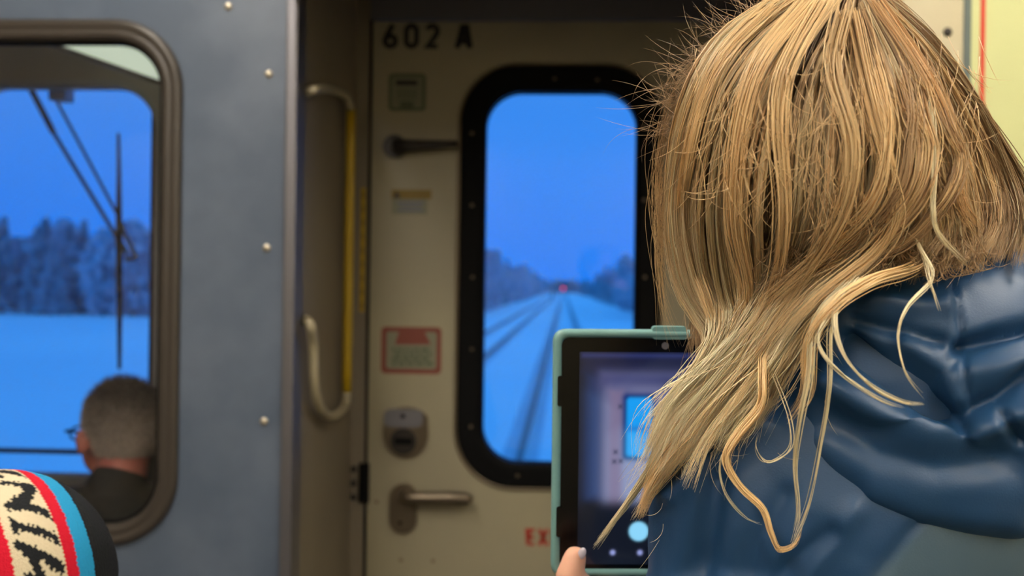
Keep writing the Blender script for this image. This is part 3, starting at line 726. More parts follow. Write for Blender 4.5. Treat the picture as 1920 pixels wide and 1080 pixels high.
# ---- hood (a bunched pouch on the upper back)
hp = [('ell', P(1765, 870, .800), (.112, .062, .052), (0, .18, 0)), ('ell', P(1640, 770, .810), (.062, .055, .070), (0, -.5, 0)),
      ('ell', P(1880, 760, .795), (.080, .062, .092)), ('ell', P(1800, 640, .815), (.108, .065, .062), (0, -.12, 0)), ('ell', P(1645, 612, .818), (.062, .055, .058)),
      ('ell', P(1900, 580, .83), (.090, .065, .052), (0, -.15, 0)), ('ell', P(1960, 870, .80), (.075, .060, .055))]
hm = fuse(hp, .0030, 10)
sculpt(hm, [([(1590, 640), (1660, 700), (1740, 760), (1800, 800)], -.016, 20), ([(1560, 720), (1640, 770), (1740, 815), (1830, 810), (1920, 770)], .014, 26),
            ([(1560, 790), (1650, 850), (1760, 880), (1900, 860)], -.007, 30), ([(1800, 655), (1860, 632), (1930, 612)], -.015, 14), ([(1700, 640), (1770, 690), (1805, 760)], .008, 22),
            ([(1820, 700), (1880, 690), (1940, 680)], .010, 30), ([(1812, 770), (1870, 745), (1920, 700)], -.010, 14), ([(1782, 510), (1800, 620), (1822, 765)], -.004, 5),
            ([(1600, 600), (1680, 620), (1760, 640)], -.008, 14), ([(1640, 560), (1720, 575), (1780, 570)], .006, 20), ([(1875, 775), (1920, 830)], -.009, 10), ([(1640, 930), (1740, 965), (1900, 985)], .004, 24)], wr=.0016)
hd = link('hood', hm, 'jacket'); hd.parent = jk

# ---- trousers and shoes (below the frame)
tp = []; shp = []
for sg_ in (-1, 1):
    kn = Vector((hipc.x + sg_ * .09, .90, .46)); an = Vector((hipc.x + sg_ * .10, .90, .10))
    tp += [('cap', hipc + Vector((sg_ * .075, 0, -.03)), .105, kn, .072), ('cap', kn, .072, an, .058)]
    shp.append([('cap', an + Vector((0, -.02, -.058)), .042, an + Vector((sg_ * .02, .14, -.062)), .038)])
o = link('trousers', fuse(tp, .008, 4), 'trousers'); o.parent = girl; o.matrix_parent_inverse = girl.matrix_basis.inverted()
for s_ in shp: o = link('shoe', fuse(s_, .006, 2), 'shoe'); o.parent = girl; o.matrix_parent_inverse = girl.matrix_basis.inverted()

# ---- hair
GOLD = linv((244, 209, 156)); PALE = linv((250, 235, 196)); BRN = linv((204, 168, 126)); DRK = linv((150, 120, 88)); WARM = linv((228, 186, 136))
H = Hair()
def PP(l):
    out = []
    for q in l:
        x_, y_ = q[0], q[1]; off = q[2] if len(q) > 2 else 0.0
        out.append(tuple(P(x_, y_, off if off > .3 else shell(x_, y_, off))))
    return np.array(out)
def sheet(guides, count, locks, thick=.02, clump=.7, r=.00032, frizz=.0012, cols=(GOLD, WARM, BRN), tipc=PALE, n=26, loose=.006):
    G_ = np.stack([cm_np(PP(g_), n) for g_ in guides]); m = len(guides) - 1; u = np.linspace(0, 1, n)
    cs = np.sort(RNG.random(locks)) * m
    lt = [cols[RNG.integers(len(cols))] * (.62 + .7 * RNG.random()) for _ in range(locks)]; ld = RNG.random(locks); lo = RNG.normal(size=(locks, 3)) * loose; lph = RNG.random(locks) * 6.28
    for _ in range(count):
        s = RNG.random() * m; k = int(np.argmin(np.abs(cs - s))); w_ = clump * np.minimum(1, u * 2.2)
        se = s * (1 - w_) + cs[k] * w_; i = np.minimum(se.astype(int), m - 1); fr_ = (se - i)[:, None]; idx = np.arange(n)
        pts = G_[i, idx] * (1 - fr_) + G_[i + 1, idx] * fr_
        dep = (ld[k] * .6 + RNG.random() * .4) * thick
        view = pts - np.array(HC); view /= np.linalg.norm(view, axis=1)[:, None]
        pts = pts - view * dep * .6 + np.array([0, 1, 0]) * dep * .5
        ph = RNG.random(3) * 6.28; fq = 2 + 5 * RNG.random(3)
        wob = np.stack([np.sin(u * fq[j] + ph[j]) for j in range(3)], 1) * (frizz * (.3 + 1.7 * u ** 1.3) * (1 + 2.5 * (RNG.random() < .1)))[:, None]
        pts = pts + wob + lo[k] * (u ** 1.2)[:, None] + np.array([1, 0, .3]) * (np.sin(u * 7 + lph[k]) * .0018 * u)[:, None]
        cut = 1 - .35 * RNG.random() ** 2 if RNG.random() < .5 else 1
        nn = max(8, int(n * cut)); b_ = lt[k] * (.85 + .3 * RNG.random())
        if RNG.random() < .17: b_ = PALE * (.8 + .3 * RNG.random())
        H.strand(pts[:nn], r * (.7 + .8 * RNG.random()), b_ * .74, b_ * .45 + tipc * .55)
# far side layer so that nothing shines through
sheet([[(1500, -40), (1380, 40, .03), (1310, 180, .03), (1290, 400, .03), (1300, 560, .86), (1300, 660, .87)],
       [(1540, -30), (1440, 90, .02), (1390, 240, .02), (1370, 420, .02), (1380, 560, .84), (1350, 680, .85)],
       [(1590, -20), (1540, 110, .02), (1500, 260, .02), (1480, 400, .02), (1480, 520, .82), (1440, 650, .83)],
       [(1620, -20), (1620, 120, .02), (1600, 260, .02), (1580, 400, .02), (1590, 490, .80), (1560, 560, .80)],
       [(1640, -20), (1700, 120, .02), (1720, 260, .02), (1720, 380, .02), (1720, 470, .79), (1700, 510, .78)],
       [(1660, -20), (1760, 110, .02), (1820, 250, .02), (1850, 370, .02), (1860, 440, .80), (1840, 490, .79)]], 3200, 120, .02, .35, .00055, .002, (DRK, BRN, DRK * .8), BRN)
# left curtain
sheet([[(1500, -45), (1340, 55), (1262, 200), (1240, 390), (1262, 540, .83), (1325, 640, .83), (1290, 730, .82), (1235, 810, .83)],
       [(1530, -40), (1380, 60), (1295, 200), (1262, 390), (1290, 540, .82), (1345, 650, .82), (1300, 740, .815), (1225, 860, .83)],
       [(1550, -35), (1420, 80), (1340, 220), (1310, 390), (1325, 540, .805), (1370, 640, .81), (1310, 750, .80), (1235, 850, .82)],
       [(1570, -30), (1460, 90), (1395, 240), (1370, 400), (1385, 540, .79), (1390, 650, .795), (1335, 750, .80), (1262, 835, .81)],
       [(1580, -10), (1500, 110), (1450, 250), (1430, 400), (1430, 520, .775), (1420, 630, .78), (1365, 735, .785), (1300, 810, .80)]], 3000, 62, .014, .86, .00034, .0010, (GOLD, WARM, GOLD * 1.1, BRN * 1.1))
# middle: falls from the crown, sweeps to the lower left
sheet([[(1585, 10), (1510, 120), (1470, 260), (1460, 400), (1440, 520, .765), (1390, 640, .77), (1310, 760, .79), (1215, 890, .82)],
       [(1595, 20), (1560, 130), (1540, 270), (1530, 400), (1490, 510, .755), (1420, 620, .765), (1340, 730, .78), (1240, 860, .80)],
       [(1605, 20), (1610, 140), (1610, 280), (1590, 400), (1540, 500, .745), (1460, 600, .755), (1370, 720, .775), (1260, 850, .80)],
       [(1615, 20), (1655, 150), (1670, 290), (1650, 410), (1590, 500, .74), (1500, 590, .75), (1410, 710, .77), (1300, 830, .79)],
       [(1625, 10), (1690, 150), (1710, 290), (1690, 410), (1640, 490, .74), (1540, 570, .745), (1460, 690, .765), (1390, 800, .78)]], 3600, 66, .018, .75, .00032, .0014, (BRN, WARM * .9, GOLD * .9, BRN * .72))
# right side: falls outwards onto the hood
sheet([[(1615, 0), (1665, 140), (1690, 270), (1690, 370), (1690, 450, .745), (1660, 510, .748)],
       [(1625, -10), (1700, 120), (1745, 250), (1765, 370), (1765, 450, .745), (1735, 505, .745)],
       [(1635, -20), (1735, 90), (1800, 220), (1835, 350), (1845, 440, .755), (1810, 492, .750)],
       [(1645, -30), (1755, 75), (1845, 215, .02), (1885, 330, .80), (1900, 420, .79), (1880, 495, .772)],
       [(1650, -40), (1748, 60, .01), (1842, 205, .02), (1916, 345, .83), (1935, 420, .82), (1928, 498, .795)]], 3200, 54, .018, .7, .00032, .0014, (WARM * .9, GOLD * .95, BRN, BRN * .8), BRN * .75)  # tips coloured darker for the shade above the hood
# tangled nape, strand colour darkened for the shade there
for _ in range(420):
    x0_ = 1450 + 400 * RNG.random(); y0_ = 430 + 60 * RNG.random()
    dx = -60 + 120 * RNG.random(); g_ = [(x0_, y0_, .74 + .02 * RNG.random()), (x0_ + dx * .5, y0_ + 25 + 20 * RNG.random(), .735 + .02 * RNG.random()), (x0_ + dx, y0_ + 20 + 40 * RNG.random(), .74 + .02 * RNG.random())]
    g_ = [(a, min(b, 600 - (a - 1450) * .24), c) for a, b, c in g_]
    H.strand(cm_np(PP(g_), 12), .0003, BRN * (.25 + .5 * RNG.random()), WARM * (.35 + .6 * RNG.random()))

def lock(g_, count, rad, tone=PALE, r=.00034, taper=.25, n=40, fr=.0008, root=.8):
    c = cm_np(PP(g_), n); u = np.linspace(0, 1, n)
    for _ in range(count):
        o_ = RNG.normal(size=3) * rad * .5; prof = root * (1 - u) + (1 - root) * .5 + taper * u * 1.0
        ph = RNG.random(3) * 6.28; wob = np.stack([np.sin(u * 6 + ph[j]) for j in range(3)], 1) * fr * (.3 + u)[:, None]
        b_ = tone * (.75 + .4 * RNG.random()); nn = int(n * (1 - .12 * RNG.random()))
        H.strand((c + o_ * prof[:, None] + wob)[:nn], r * (.8 + .6 * RNG.random()), b_ * .9, b_)
# long wisps to the lower left
lock([(1330, 700, .80), (1300, 780, .80), (1240, 850, .82), (1175, 945, .85), (1108, 1035, .87)], 90, .0085, PALE, root=1.6, taper=.12, n=34, fr=.0014)
lock([(1370, 720, .79), (1320, 790, .79), (1262, 850, .80), (1222, 910, .82), (1196, 975, .83)], 150, .0105, GOLD * 1.1, root=1.5, taper=.45, n=34, fr=.0016)
lock([(1400, 700, .78), (1340, 780, .785), (1285, 830, .79), (1245, 890, .81), (1180, 985, .84)], 26, .010, PALE, root=1.4, taper=.5, n=34, fr=.003)
lock([(1300, 740, .81), (1260, 800, .82), (1215, 860, .84), (1165, 930, .85)], 14, .012, PALE * .9, root=1.4, taper=.5, n=30, fr=.004)
sheet([[(1350, 480, .85), (1325, 560, .82), (1330, 640, .79), (1290, 720, .795), (1240, 800, .81), (1225, 880, .82)], [(1460, 470, .83), (1450, 560, .79), (1430, 640, .765), (1360, 720, .77), (1300, 790, .785), (1270, 860, .79)],
       [(1600, 440, .80), (1560, 530, .775), (1510, 620, .75), (1450, 700, .757), (1400, 760, .765), (1350, 800, .77)]], 1300, 30, .016, .93, .00034, .0026, (GOLD, PALE * .95, GOLD * .8, BRN), PALE, loose=.010)
HF = .742
lock([(1500, 540, .80), (1440, 640, .775), (1432, 700, HF + .006), (1428, 760, HF), (1385, 815, HF), (1362, 860, HF), (1385, 910, HF), (1430, 955, HF), (1446, 1000, HF), (1462, 1030, HF), (1490, 1020, HF), (1505, 985, HF)], 46, .0046, GOLD * 1.15, taper=.16, n=60, fr=.0005)
lock([(1590, 530, .72), (1530, 600, .70), (1518, 700, .695), (1500, 790, .70), (1490, 870, .72), (1497, 960, .735), (1482, 1028, .74)], 12, .003, PALE, n=50)
lock([(1600, 525, .72), (1560, 600, .69), (1556, 720, .69), (1540, 830, .71), (1515, 950, .735), (1480, 1030, .74)], 9, .003, PALE, n=50)
lock([(1610, 520, .715), (1568, 580, .69), (1580, 660, .675), (1630, 720, .67), (1690, 752, .67), (1738, 756, .675)], 10, .0022, PALE, n=44)
lock([(1620, 520, .715), (1545, 600, .69), (1535, 650, .685), (1575, 700, .675), (1650, 750, .67), (1700, 765, .67)], 7, .0026, PALE, n=40)
lock([(1790, 440, .80), (1715, 500, .745), (1640, 525, .70), (1570, 570, .69), (1520, 640, .70), (1512, 740, .71), (1475, 800, .73)], 40, .0075, GOLD * 1.1, n=40, taper=.5)
lock([(1745, 180), (1752, 300, -.012), (1748, 390, -.02), (1762, 440, .715), (1822, 502, .71)], 16, .0028, PALE * 1.1, n=30)
lock([(1700, 420, .76), (1728, 470, .72), (1748, 520, .70), (1700, 575, .685), (1684, 630, .68), (1700, 700, .675), (1742, 755, .672)], 7, .0018, PALE, n=44)
lock([(1705, 430, .76), (1732, 480, .72), (1745, 530, .695), (1764, 590, .69)], 5, .001, PALE * .9, n=20)
lock([(1390, 810, .75), (1352, 860, .745), (1358, 920, .745), (1400, 970, .745), (1445, 985, .745)], 4, .002, PALE * .8, n=30)
lock([(1450, 700, .75), (1480, 780, .74), (1482, 840, .742), (1440, 866, .745), (1418, 840, .747), (1425, 800, .75)], 4, .002, PALE * .8, n=34)
# crown ridges and bigger locks on the back of the head
for g_, c_, t_ in (([(1600, 30), (1630, 170, -.004), (1660, 290, -.006), (1680, 390, -.006), (1640, 470, .722), (1530, 560, .722), (1440, 650, .74)], 60, GOLD), ([(1585, 20), (1565, 130, -.004), (1600, 270, -.006), (1580, 400, -.004), (1500, 530, .742), (1420, 660, .755)], 50, GOLD * .9),
                   ([(1520, 0), (1425, 120, -.003), (1385, 260, -.004), (1378, 420, -.002), (1400, 560, .775), (1350, 690, .79)], 60, GOLD * 1.05), ([(1545, 0), (1475, 130, -.003), (1460, 240, -.004), (1470, 400, -.004), (1450, 540, .755), (1380, 680, .77)], 50, GOLD),
                   ([(1640, 0), (1740, 150, -.003), (1790, 280, -.004), (1800, 380, -.006), (1850, 440, .745)], 40, WARM), ([(1450, 10), (1340, 130, -.002), (1290, 300, -.002), (1282, 440, -.002), (1320, 560, .80), (1350, 650, .80)], 50, GOLD)):
    lock(g_, c_, .0085, t_, n=36, taper=.5, root=.9, fr=.001)
for k in range(9):
    x0_ = 1625 + 17 * k + 10 * RNG.normal(); y0_ = 60 + 10 * k + 20 * RNG.random(); x1_ = 1430 + 20 * k + 18 * RNG.normal(); y1_ = 560 - 8 * k
    mx = max(x0_, x1_) + 25 + 10 * RNG.normal()
    g_ = [(x0_ - 20, y0_ - 40, .022), (x0_ + 15, y0_ + 90, -.004), (mx + 10, 250 + 6 * k, -.008), (mx - 15, 370, -.010), ((mx + x1_) / 2, 460, .725 + .0015 * k), (x1_, y1_ - 10, .75), (x1_ - 70, y1_ + 50, .79)]
    lock(g_, 16 + int(14 * RNG.random()), .004 + .003 * RNG.random(), (GOLD, GOLD * 1.06, BRN * 1.1, BRN * .8)[k % 4], n=40, taper=.8, fr=.0014)
for _ in range(320):
    x0_ = 1300 + 540 * RNG.random(); y0_ = 60 + 350 * RNG.random() ** .8; an = -90 + (x0_ - 1580) * .05 + 15 * RNG.normal(); cv = RNG.normal() * 8; L = 60 + 130 * RNG.random(); g_ = [(x0_, y0_, .010)]
    for k in range(5):
        an += cv; q = g_[-1]; nx = q[0] + math.cos(math.radians(an)) * L / 5; ny = q[1] - math.sin(math.radians(an)) * L / 5; g_.append((nx, min(ny, 500), -.004 - .006 * RNG.random()))
    if g_[-1][1] < 470: H.strand(cm_np(PP(g_), 20), .00024, (GOLD, BRN, WARM)[RNG.integers(3)] * (.7 + .5 * RNG.random()), GOLD * (.8 + .4 * RNG.random()))
# flyaway frizz on the left and top edge
for _ in range(620):
    t_ = RNG.random(); bx = 1262 + 190 * t_ + 18 * RNG.normal(); by = 235 - 200 * t_ ** .8 + 22 * RNG.normal(); L = 30 + 115 * RNG.random() ** 1.3
    an = math.radians(200 - 75 * t_ + 45 * RNG.normal()); cv = RNG.normal() * .55; g_ = [(bx + 30, by + 25, .012), (bx + 8, by + 6, .80)]
    for k in range(5):
        an += cv * .5 + .12; g_.append((g_[-1][0] + math.cos(an) * L / 5, g_[-1][1] - math.sin(an) * L / 5, .80 + .012 * RNG.normal()))
    H.strand(cm_np(PP(g_), 18), .00013 + .00007 * RNG.random(), BRN * .7, BRN * (.5 + .5 * RNG.random()))
for _ in range(70):
    o_ = abs(RNG.normal()) * 11; y0_ = 150 + 200 * RNG.random(); g_ = [(1300, y0_ - 60, .0), (1262 - o_ * .5, y0_, .80), (1243 - o_, y0_ + 110, .81), (1246 - o_ * .8, y0_ + 220, .815), (1265 - o_ * .6 + 12 * RNG.normal(), y0_ + 310, .82)]
    H.strand(cm_np(PP(g_), 26), .00016, BRN * .8, GOLD * .8)
for _ in range(45):
    bx = 1230 + 340 * RNG.random(); by = 980 - (bx - 1150) * .85 + 60 * RNG.normal(); dd = .80 if bx < 1300 else .755
    an = math.radians(200 + 120 * RNG.random()); L = 30 + 60 * RNG.random(); g_ = [(bx, by, dd)]; cv = RNG.normal() * .5
    for k in range(4):
        an += cv * .4; g_.append((g_[-1][0] + math.cos(an) * L / 4, g_[-1][1] - math.sin(an) * L / 4, dd))
    H.strand(cm_np(PP(g_), 12), .00015, GOLD * .8, PALE * .8)
hair_mat = attr_mat('blond_hair', 0.38, spec=0.5)
hair = link('hair', H.mesh('hair'), hair_mat); hair.parent = girl; hair.matrix_parent_inverse = girl.matrix_basis.inverted()
# dense under layer that carries the hair
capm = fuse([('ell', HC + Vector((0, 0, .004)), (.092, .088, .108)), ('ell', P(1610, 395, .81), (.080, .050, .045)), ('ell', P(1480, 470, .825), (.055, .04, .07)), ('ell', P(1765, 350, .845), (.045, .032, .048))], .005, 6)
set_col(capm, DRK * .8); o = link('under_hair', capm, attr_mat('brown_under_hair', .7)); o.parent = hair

# ================================================================== CHILD IN KNITTED HAT
HK = P(-10, 1100, .96); RK = 222 * .96 / F
kid = empty('person', (HK.x, .96, 0)); tag(kid, 'person in a striped knitted hat with black letters on a cream band', 'person')
c = HK
kp = [('ell', c + Vector((0, 0, -.01)), (.085, .095, .10)), ('ell', c + Vector((-.01, .09, -.035)), (.010, .014, .012)), ('ell', c + Vector((-.085, .0, -.03)), (.01, .018, .026)), ('ell', c + Vector((.085, .0, -.03)), (.01, .018, .026)),
      ('cap', c + Vector((0, 0, -.08)), .045, c + Vector((0, .0, -.17)), .05), ('cap', c + Vector((0, 0, -.22)), .085, c + Vector((0, 0, -.50)), .09),
      ('cap', c + Vector((-.13, 0, -.21)), .04, c + Vector((.13, 0, -.21)), .04)]
for s_ in (-1, 1):
    el = c + Vector((s_ * .18, .02, -.40)); wr_ = c + Vector((s_ * .15, .12, -.52))
    kp += [('cap', c + Vector((s_ * .135, 0, -.22)), .036, el, .028), ('cap', el, .028, wr_, .02), ('cap', wr_, .02, wr_ + Vector((0, .05, -.02)), .022)]
    for k in range(4): kp += chain([wr_ + Vector(((k - 1.5) * .013, .06, -.02)), wr_ + Vector(((k - 1.5) * .014, .09, -.03)), wr_ + Vector(((k - 1.5) * .014, .10, -.05))], [.0075, .007, .006])
    kp += chain([wr_ + Vector((-s_ * .018, .03, -.02)), wr_ + Vector((-s_ * .035, .055, -.03)), wr_ + Vector((-s_ * .033, .075, -.035))], [.009, .008, .007])
    hp0 = c + Vector((s_ * .06, 0, -.52)); kn = Vector((c.x + s_ * .07, .97, .28)); an = Vector((c.x + s_ * .08, .96, .06))
    kp += [('cap', hp0, .075, kn, .045), ('cap', kn, .045, an, .032), ('cap', an + Vector((0, 0, -.02)), .03, an + Vector((0, .11, -.03)), .025)]
o = link('body', fuse(kp, .0045, 4), 'skin'); o.parent = kid; o.matrix_parent_inverse = kid.matrix_basis.inverted()
cp = [('cap', c + Vector((0, 0, -.23)), .105, c + Vector((0, 0, -.56)), .12), ('cap', c + Vector((-.13, 0, -.215)), .058, c + Vector((.13, 0, -.215)), .058)]
for s_ in (-1, 1): cp += [('cap', c + Vector((s_ * .135, 0, -.22)), .055, c + Vector((s_ * .18, .02, -.40)), .046), ('cap', c + Vector((s_ * .18, .02, -.40)), .046, c + Vector((s_ * .152, .11, -.51)), .034)]
o = link('coat', fuse(cp, .006, 5), 'trousers'); o.parent = kid; o.matrix_parent_inverse = kid.matrix_basis.inverted()
tp = []
for s_ in (-1, 1): tp += [('cap', c + Vector((s_ * .06, 0, -.54)), .088, Vector((c.x + s_ * .07, .97, .28)), .058), ('cap', Vector((c.x + s_ * .07, .97, .28)), .058, Vector((c.x + s_ * .08, .96, .07)), .05)]
o = link('trousers', fuse(tp, .006, 4), 'trousers'); o.parent = kid; o.matrix_parent_inverse = kid.matrix_basis.inverted()
# hat: dense dome, knitted bands as a pattern of its own, laid out about the band axis
HATPX = {}
def hat_dir(x_, y_):
    """unit vector from the hat centre to where a photo point lies on its surface (authoring helper)"""
    d = (P(x_, y_, 1) - EYE).normalized(); m_ = EYE - HK; b_ = m_.dot(d); c_ = m_.dot(m_) - RK * RK; q = b_ * b_ - c_
    return (m_ + d * (-b_ - math.sqrt(max(q, 0)))).normalized()
bands = [[(18, 1078), (14, 1020), (8, 985), (0, 960)], [(122, 1078), (118, 1030), (105, 990), (85, 940), (50, 897), (22, 875)],
         [(143, 1078), (140, 1030), (130, 985), (112, 945), (85, 908), (55, 885)], [(181, 1078), (177, 1030), (163, 985), (135, 940), (105, 905), (78, 888)]]
# least squares: d.a = h_k with common axis a
rows = []; rhs = []
for k, b in enumerate(bands):
    for q in b:
        d_ = hat_dir(*q); r_ = [d_.y, d_.z, 0, 0, 0, 0]; r_[2 + k] = -1; rows.append(r_); rhs.append(-d_.x)
sol = np.linalg.lstsq(np.array(rows), np.array(rhs), rcond=None)[0]
ax = Vector((1, sol[0], sol[1])); al = ax.length; hk = [v_ / al for v_ in sol[2:]]; ax.normalize()
print('HAT axis', ax, hk)
e1 = Vector((0, 0, 1)); e1 = (e1 - ax * e1.dot(ax)).normalized(); e2_ = ax.cross(e1)
def hat_uv(d_): return (math.atan2(d_.dot(e2_), d_.dot(e1)), math.asin(max(-1, min(1, d_.dot(ax)))))
def hp_poly(l): return np.array([hat_uv(hat_dir(a, b)) for a, b in l])
marks = [[(0, 882), (20, 883), (40, 889), (50, 896), (38, 894), (20, 889), (0, 887)],
         [(0, 902), (30, 904), (58, 908), (74, 918), (68, 926), (60, 934), (55, 944), (75, 949), (97, 960), (112, 978), (104, 979), (88, 970), (66, 962), (45, 957), (25, 958), (10, 955), (5, 943), (18, 940), (30, 930), (45, 920), (38, 914), (20, 910), (0, 910)],
         [(15, 970), (26, 970), (30, 980), (48, 982), (75, 989), (98, 998), (116, 1000), (121, 1035), (114, 1030), (100, 1015), (75, 1005), (50, 998), (36, 996), (34, 1002), (24, 1000)],
         [(26, 1014), (42, 1016), (62, 1024), (80, 1032), (104, 1046), (121, 1056), (122, 1078), (108, 1074), (92, 1064), (80, 1052), (72, 1046), (76, 1060), (86, 1078), (90, 1100), (40, 1100), (44, 1074), (64, 1074), (60, 1060), (50, 1046), (36, 1034), (28, 1030)]]
mk = [hp_poly(l) for l in marks]
def inside(poly, u, v_):
    r_ = np.zeros(len(u), bool); j = len(poly) - 1
    for i in range(len(poly)):
        xi, yi = poly[i]; xj, yj = poly[j]; c_ = ((yi > v_) != (yj > v_)) & (u < (xj - xi) * (v_ - yi) / (yj - yi + 1e-12) + xi); r_ ^= c_; j = i
    return r_
bm = BM(); bmesh.ops.create_icosphere(bm, subdivisions=7, radius=1); 
dirs = np.array([v_.co[:] for v_ in bm.verts]); dirs /= np.linalg.norm(dirs, axis=1)[:, None]
hgt = dirs @ np.array(ax); ang = np.arctan2(dirs @ np.array(e2_), dirs @ np.array(e1)); lat = np.arcsin(np.clip(hgt, -1, 1))
kn = .004 * np.sign(np.sin(ang * 150)) * (np.sin(lat * 150)); hj = hgt + kn
CREAM = linv((188, 176, 150)); RED = linv((178, 16, 40)); CYAN = linv((32, 132, 180)); BLK = linv((22, 24, 28))
colr = np.tile(BLK, (len(dirs), 1)); 
colr[hj < hk[3]] = CYAN; colr[hj < hk[2]] = RED; colr[hj < hk[1]] = CREAM; colr[hj < hk[0]] = RED
am = ang + .012 * np.sign(np.sin(lat * 170)) ; lm_ = lat + .006 * np.sin(ang * 150)
mask = np.zeros(len(dirs), bool)
for pl in mk:
    for sh_ in (0, 1.15, 2.3, 3.45, 4.6):       # the lettering runs on round the hat
        un = (am - pl[:, 0].mean() + sh_ + math.pi) % (2 * math.pi) - math.pi + pl[:, 0].mean(); mask |= inside(pl, un, lm_)
mask &= (hj < hk[1] - .01) & (hj > hk[0] + .03)
colr[mask] = BLK
rel = 1 + .006 * (np.abs(np.sin(ang * 75)) * np.abs(np.sin(lat * 75)))
pos = dirs * np.array([RK, RK, RK]) * rel[:, None]
pos[:, 2] = np.where(pos[:, 2] < -.03, -.03 + (pos[:, 2] + .03) * .55, pos[:, 2])
for i, v_ in enumerate(bm.verts): v_.co = Vector(pos[i]) + HK
me = bpy.data.meshes.new('hat'); bm.to_mesh(me); bm.free(); me.shade_smooth(); set_col(me, colr)
o = link('knitted_hat', me, attr_mat('knit_wool', .9, spec=.2, bump=(420, .5))); o.parent = kid; o.matrix_parent_inverse = kid.matrix_basis.inverted()

# ================================================================== DRIVER
DM = 2.665; hc = P(222, 808, DM)
man = empty('person', (hc.x, DM, 0)); tag(man, 'person with short grey hair and glasses seated in the cab seen from behind', 'person')
fd = Vector((-.86, .51, 0)).normalized(); sd = Vector((.51, .86, 0))     # facing left and forward
bf = Vector((-.35, .94, 0)).normalized(); bs = Vector((.94, .35, 0)).normalized()      # the body faces the windscreen, the head is turned left
def at_(f_, s_, z_): return (hc + fd * f_ + sd * s_ + Vector((0, 0, z_))) if z_ > -.13 else (hc + bf * f_ + bs * s_ + Vector((0, 0, z_)))
rz = math.atan2(fd.y, fd.x)
mp_ = [('ell', at_(-.015, 0, .012), (.108, .088, .118), (0, 0, rz)), ('ell', at_(.055, 0, -.06), (.055, .060, .068), (0, 0, rz)), ('ell', at_(.118, 0, -.03), (.018, .013, .022), (0, 0, rz)), ('ell', at_(.103, 0, -.075), (.012, .026, .009), (0, 0, rz)),
       ('ell', at_(.022, -.094, -.022), (.020, .012, .034), (.0, .2, rz)), ('ell', at_(.022, .094, -.022), (.020, .012, .034), (0, .2, rz)),
       ('cap', at_(-.035, 0, -.05), .062, at_(-.045, 0, -.16), .066), ('cap', at_(-.05, 0, -.26), .12, at_(-.03, 0, -.58), .12), ('cap', at_(-.05, -.16, -.21), .05, at_(-.05, .16, -.21), .05)]
cj = [('cap', at_(-.045, 0, -.27), .145, at_(-.03, 0, -.56), .15), ('cap', at_(-.045, -.16, -.205), .072, at_(-.045, .16, -.205), .072), ('cap', at_(-.05, 0, -.145), .078, at_(-.045, 0, -.20), .10)]
tj = []
for s_ in (-1, 1):
    el = at_(.02, s_ * .22, -.44); wr_ = at_(.06, s_ * .15, -.52)
    mp_ += [('cap', at_(-.05, s_ * .17, -.22), .045, el, .036), ('cap', el, .036, wr_, .026), ('cap', wr_, .026, wr_ + bf * .04, .028)]
    for k in range(4): q = wr_ + bf * .055 + bs * ((k - 1.5) * .018); mp_ += chain([q, q + bf * .035, q + bf * .05 + Vector((0, 0, -.02))], [.009, .0085, .0075])
    q = wr_ + bf * .03 - bs * s_ * .03; mp_ += chain([q, q + bf * .03 - bs * s_ * .015, q + bf * .05 - bs * s_ * .012], [.011, .010, .009])
    cj += [('cap', at_(-.05, s_ * .17, -.22), .066, el, .055), ('cap', el, .055, wr_ - bf * .02, .04)]
    hp0 = at_(-.02, s_ * .09, -.63); kn = at_(.09, s_ * .11, -.62); an = Vector((kn.x + .02, kn.y, .10))
    mp_ += [('cap', hp0, .08, kn, .055), ('cap', kn, .055, an, .04), ('cap', an + Vector((0, 0, -.04)), .04, an + bf * .08 + Vector((0, 0, -.05)), .035)]
    tj += [('cap', hp0, .095, kn, .072), ('cap', kn, .072, an, .06)]
me = fuse(mp_, .005, 4); o = link('body', me, 'manskin'); o.parent = man; o.matrix_parent_inverse = man.matrix_basis.inverted()
o = link('jacket', fuse(cj, .007, 5), 'olive'); o.parent = man; o.matrix_parent_inverse = man.matrix_basis.inverted()
o = link('trousers', fuse(tj, .008, 4), 'trousers'); o.parent = man; o.matrix_parent_inverse = man.matrix_basis.inverted()
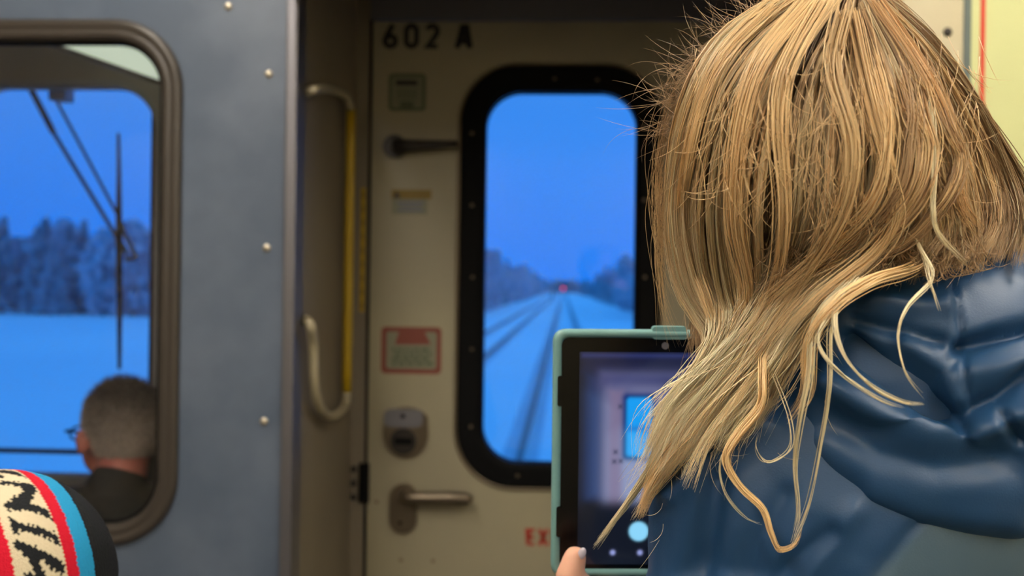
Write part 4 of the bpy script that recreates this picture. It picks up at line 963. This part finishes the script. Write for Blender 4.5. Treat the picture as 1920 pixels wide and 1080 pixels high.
# cropped hair: a cap plus thousands of short hairs
capm = fuse([('ell', at_(-.022, 0, .020), (.110, .093, .120), (0, 0, rz))], .004, 2)
co = get_co(capm); keep = []
rel_ = co - np.array(hc); ff = rel_ @ np.array(fd); zz = rel_[:, 2]
hairline = np.where(ff > .06, .045, np.where(ff > -.005, -.01 + (ff + .005) * .4, -.058))
bm = BM(); bm.from_mesh(capm); bm.verts.ensure_lookup_table(); bmesh.ops.delete(bm, geom=[bm.verts[i] for i in range(len(co)) if zz[i] < hairline[i]], context='VERTS')
capm2 = bpy.data.meshes.new('hair'); bm.to_mesh(capm2); bm.free(); capm2.shade_smooth()
co = get_co(capm2); no = get_no(capm2); rel_ = co - np.array(hc); zz = rel_[:, 2]
tt = np.clip((zz + .05) / .16, 0, 1)[:, None]; G1 = linv((196, 178, 160)); G2 = linv((86, 76, 68)); set_col(capm2, G1 * (1 - tt) + G2 * tt)
mh = link('hair', capm2, attr_mat('grey_cropped_hair', .85, spec=.2, bump=(160, .8))); mh.parent = man; mh.matrix_parent_inverse = man.matrix_basis.inverted()
HH = Hair()
for _ in range(5200):
    i = RNG.integers(len(co)); p0 = co[i] + RNG.normal(size=3) * .001; d_ = no[i] * .7 + np.array([0, 0, -.5]) + RNG.normal(size=3) * .25; d_ /= np.linalg.norm(d_)
    t_ = min(1, max(0, (zz[i] + .05) / .16)); L = .006 + .016 * t_; cc = (G1 * (1 - t_) + G2 * t_) * (.6 + 1.1 * RNG.random()); HH.strand(np.array([p0, p0 + d_ * L * .5, p0 + d_ * L]), .0008, cc, cc * 1.2)
o = link('cropped_hairs', HH.mesh('crop'), attr_mat('grey_hair_strands', .7)); o.parent = mh
# glasses: worn, so part of the person
gl = BM(); e0 = at_(.108, -.098, .0)
for s_ in (-1, 1):
    cen = at_(.118, s_ * .036, -.012); ring = [cen + sd * (.028 * math.cos(t)) + Vector((0, 0, .019 * math.sin(t))) for t in np.linspace(0, 6.2832, 25)]
    tube(gl, ring, .0032, 6, False)
    tube(gl, [at_(.118, s_ * .064, -.002), at_(.10, s_ * .088, .0), at_(.03, s_ * .094, .004), at_(.01, s_ * .094, -.004)], .0042, 6)
tube(gl, [at_(.120, -.010, -.008), at_(.124, 0, -.004), at_(.120, .010, -.008)], .002, 6)
obj('glasses', gl, 'black', man, True)
# driver's seat
st = empty('cab_chair', (at_(-.05, 0, 0).x, DM, 0)); tag(st, 'dark cab seat under the seated driver', 'seat')
b0 = at_(.03, 0, -.74)
obj('seat_base', box(BM(), (b0.x - .2, b0.y - .20, 0), (b0.x + .2, b0.y + .16, b0.z - .04), .02), 'header', st)
obj('seat_cushion', box(BM(), (b0.x - .22, b0.y - .22, b0.z - .04), (b0.x + .22, b0.y + .18, b0.z + .05), .03), 'seat', st)
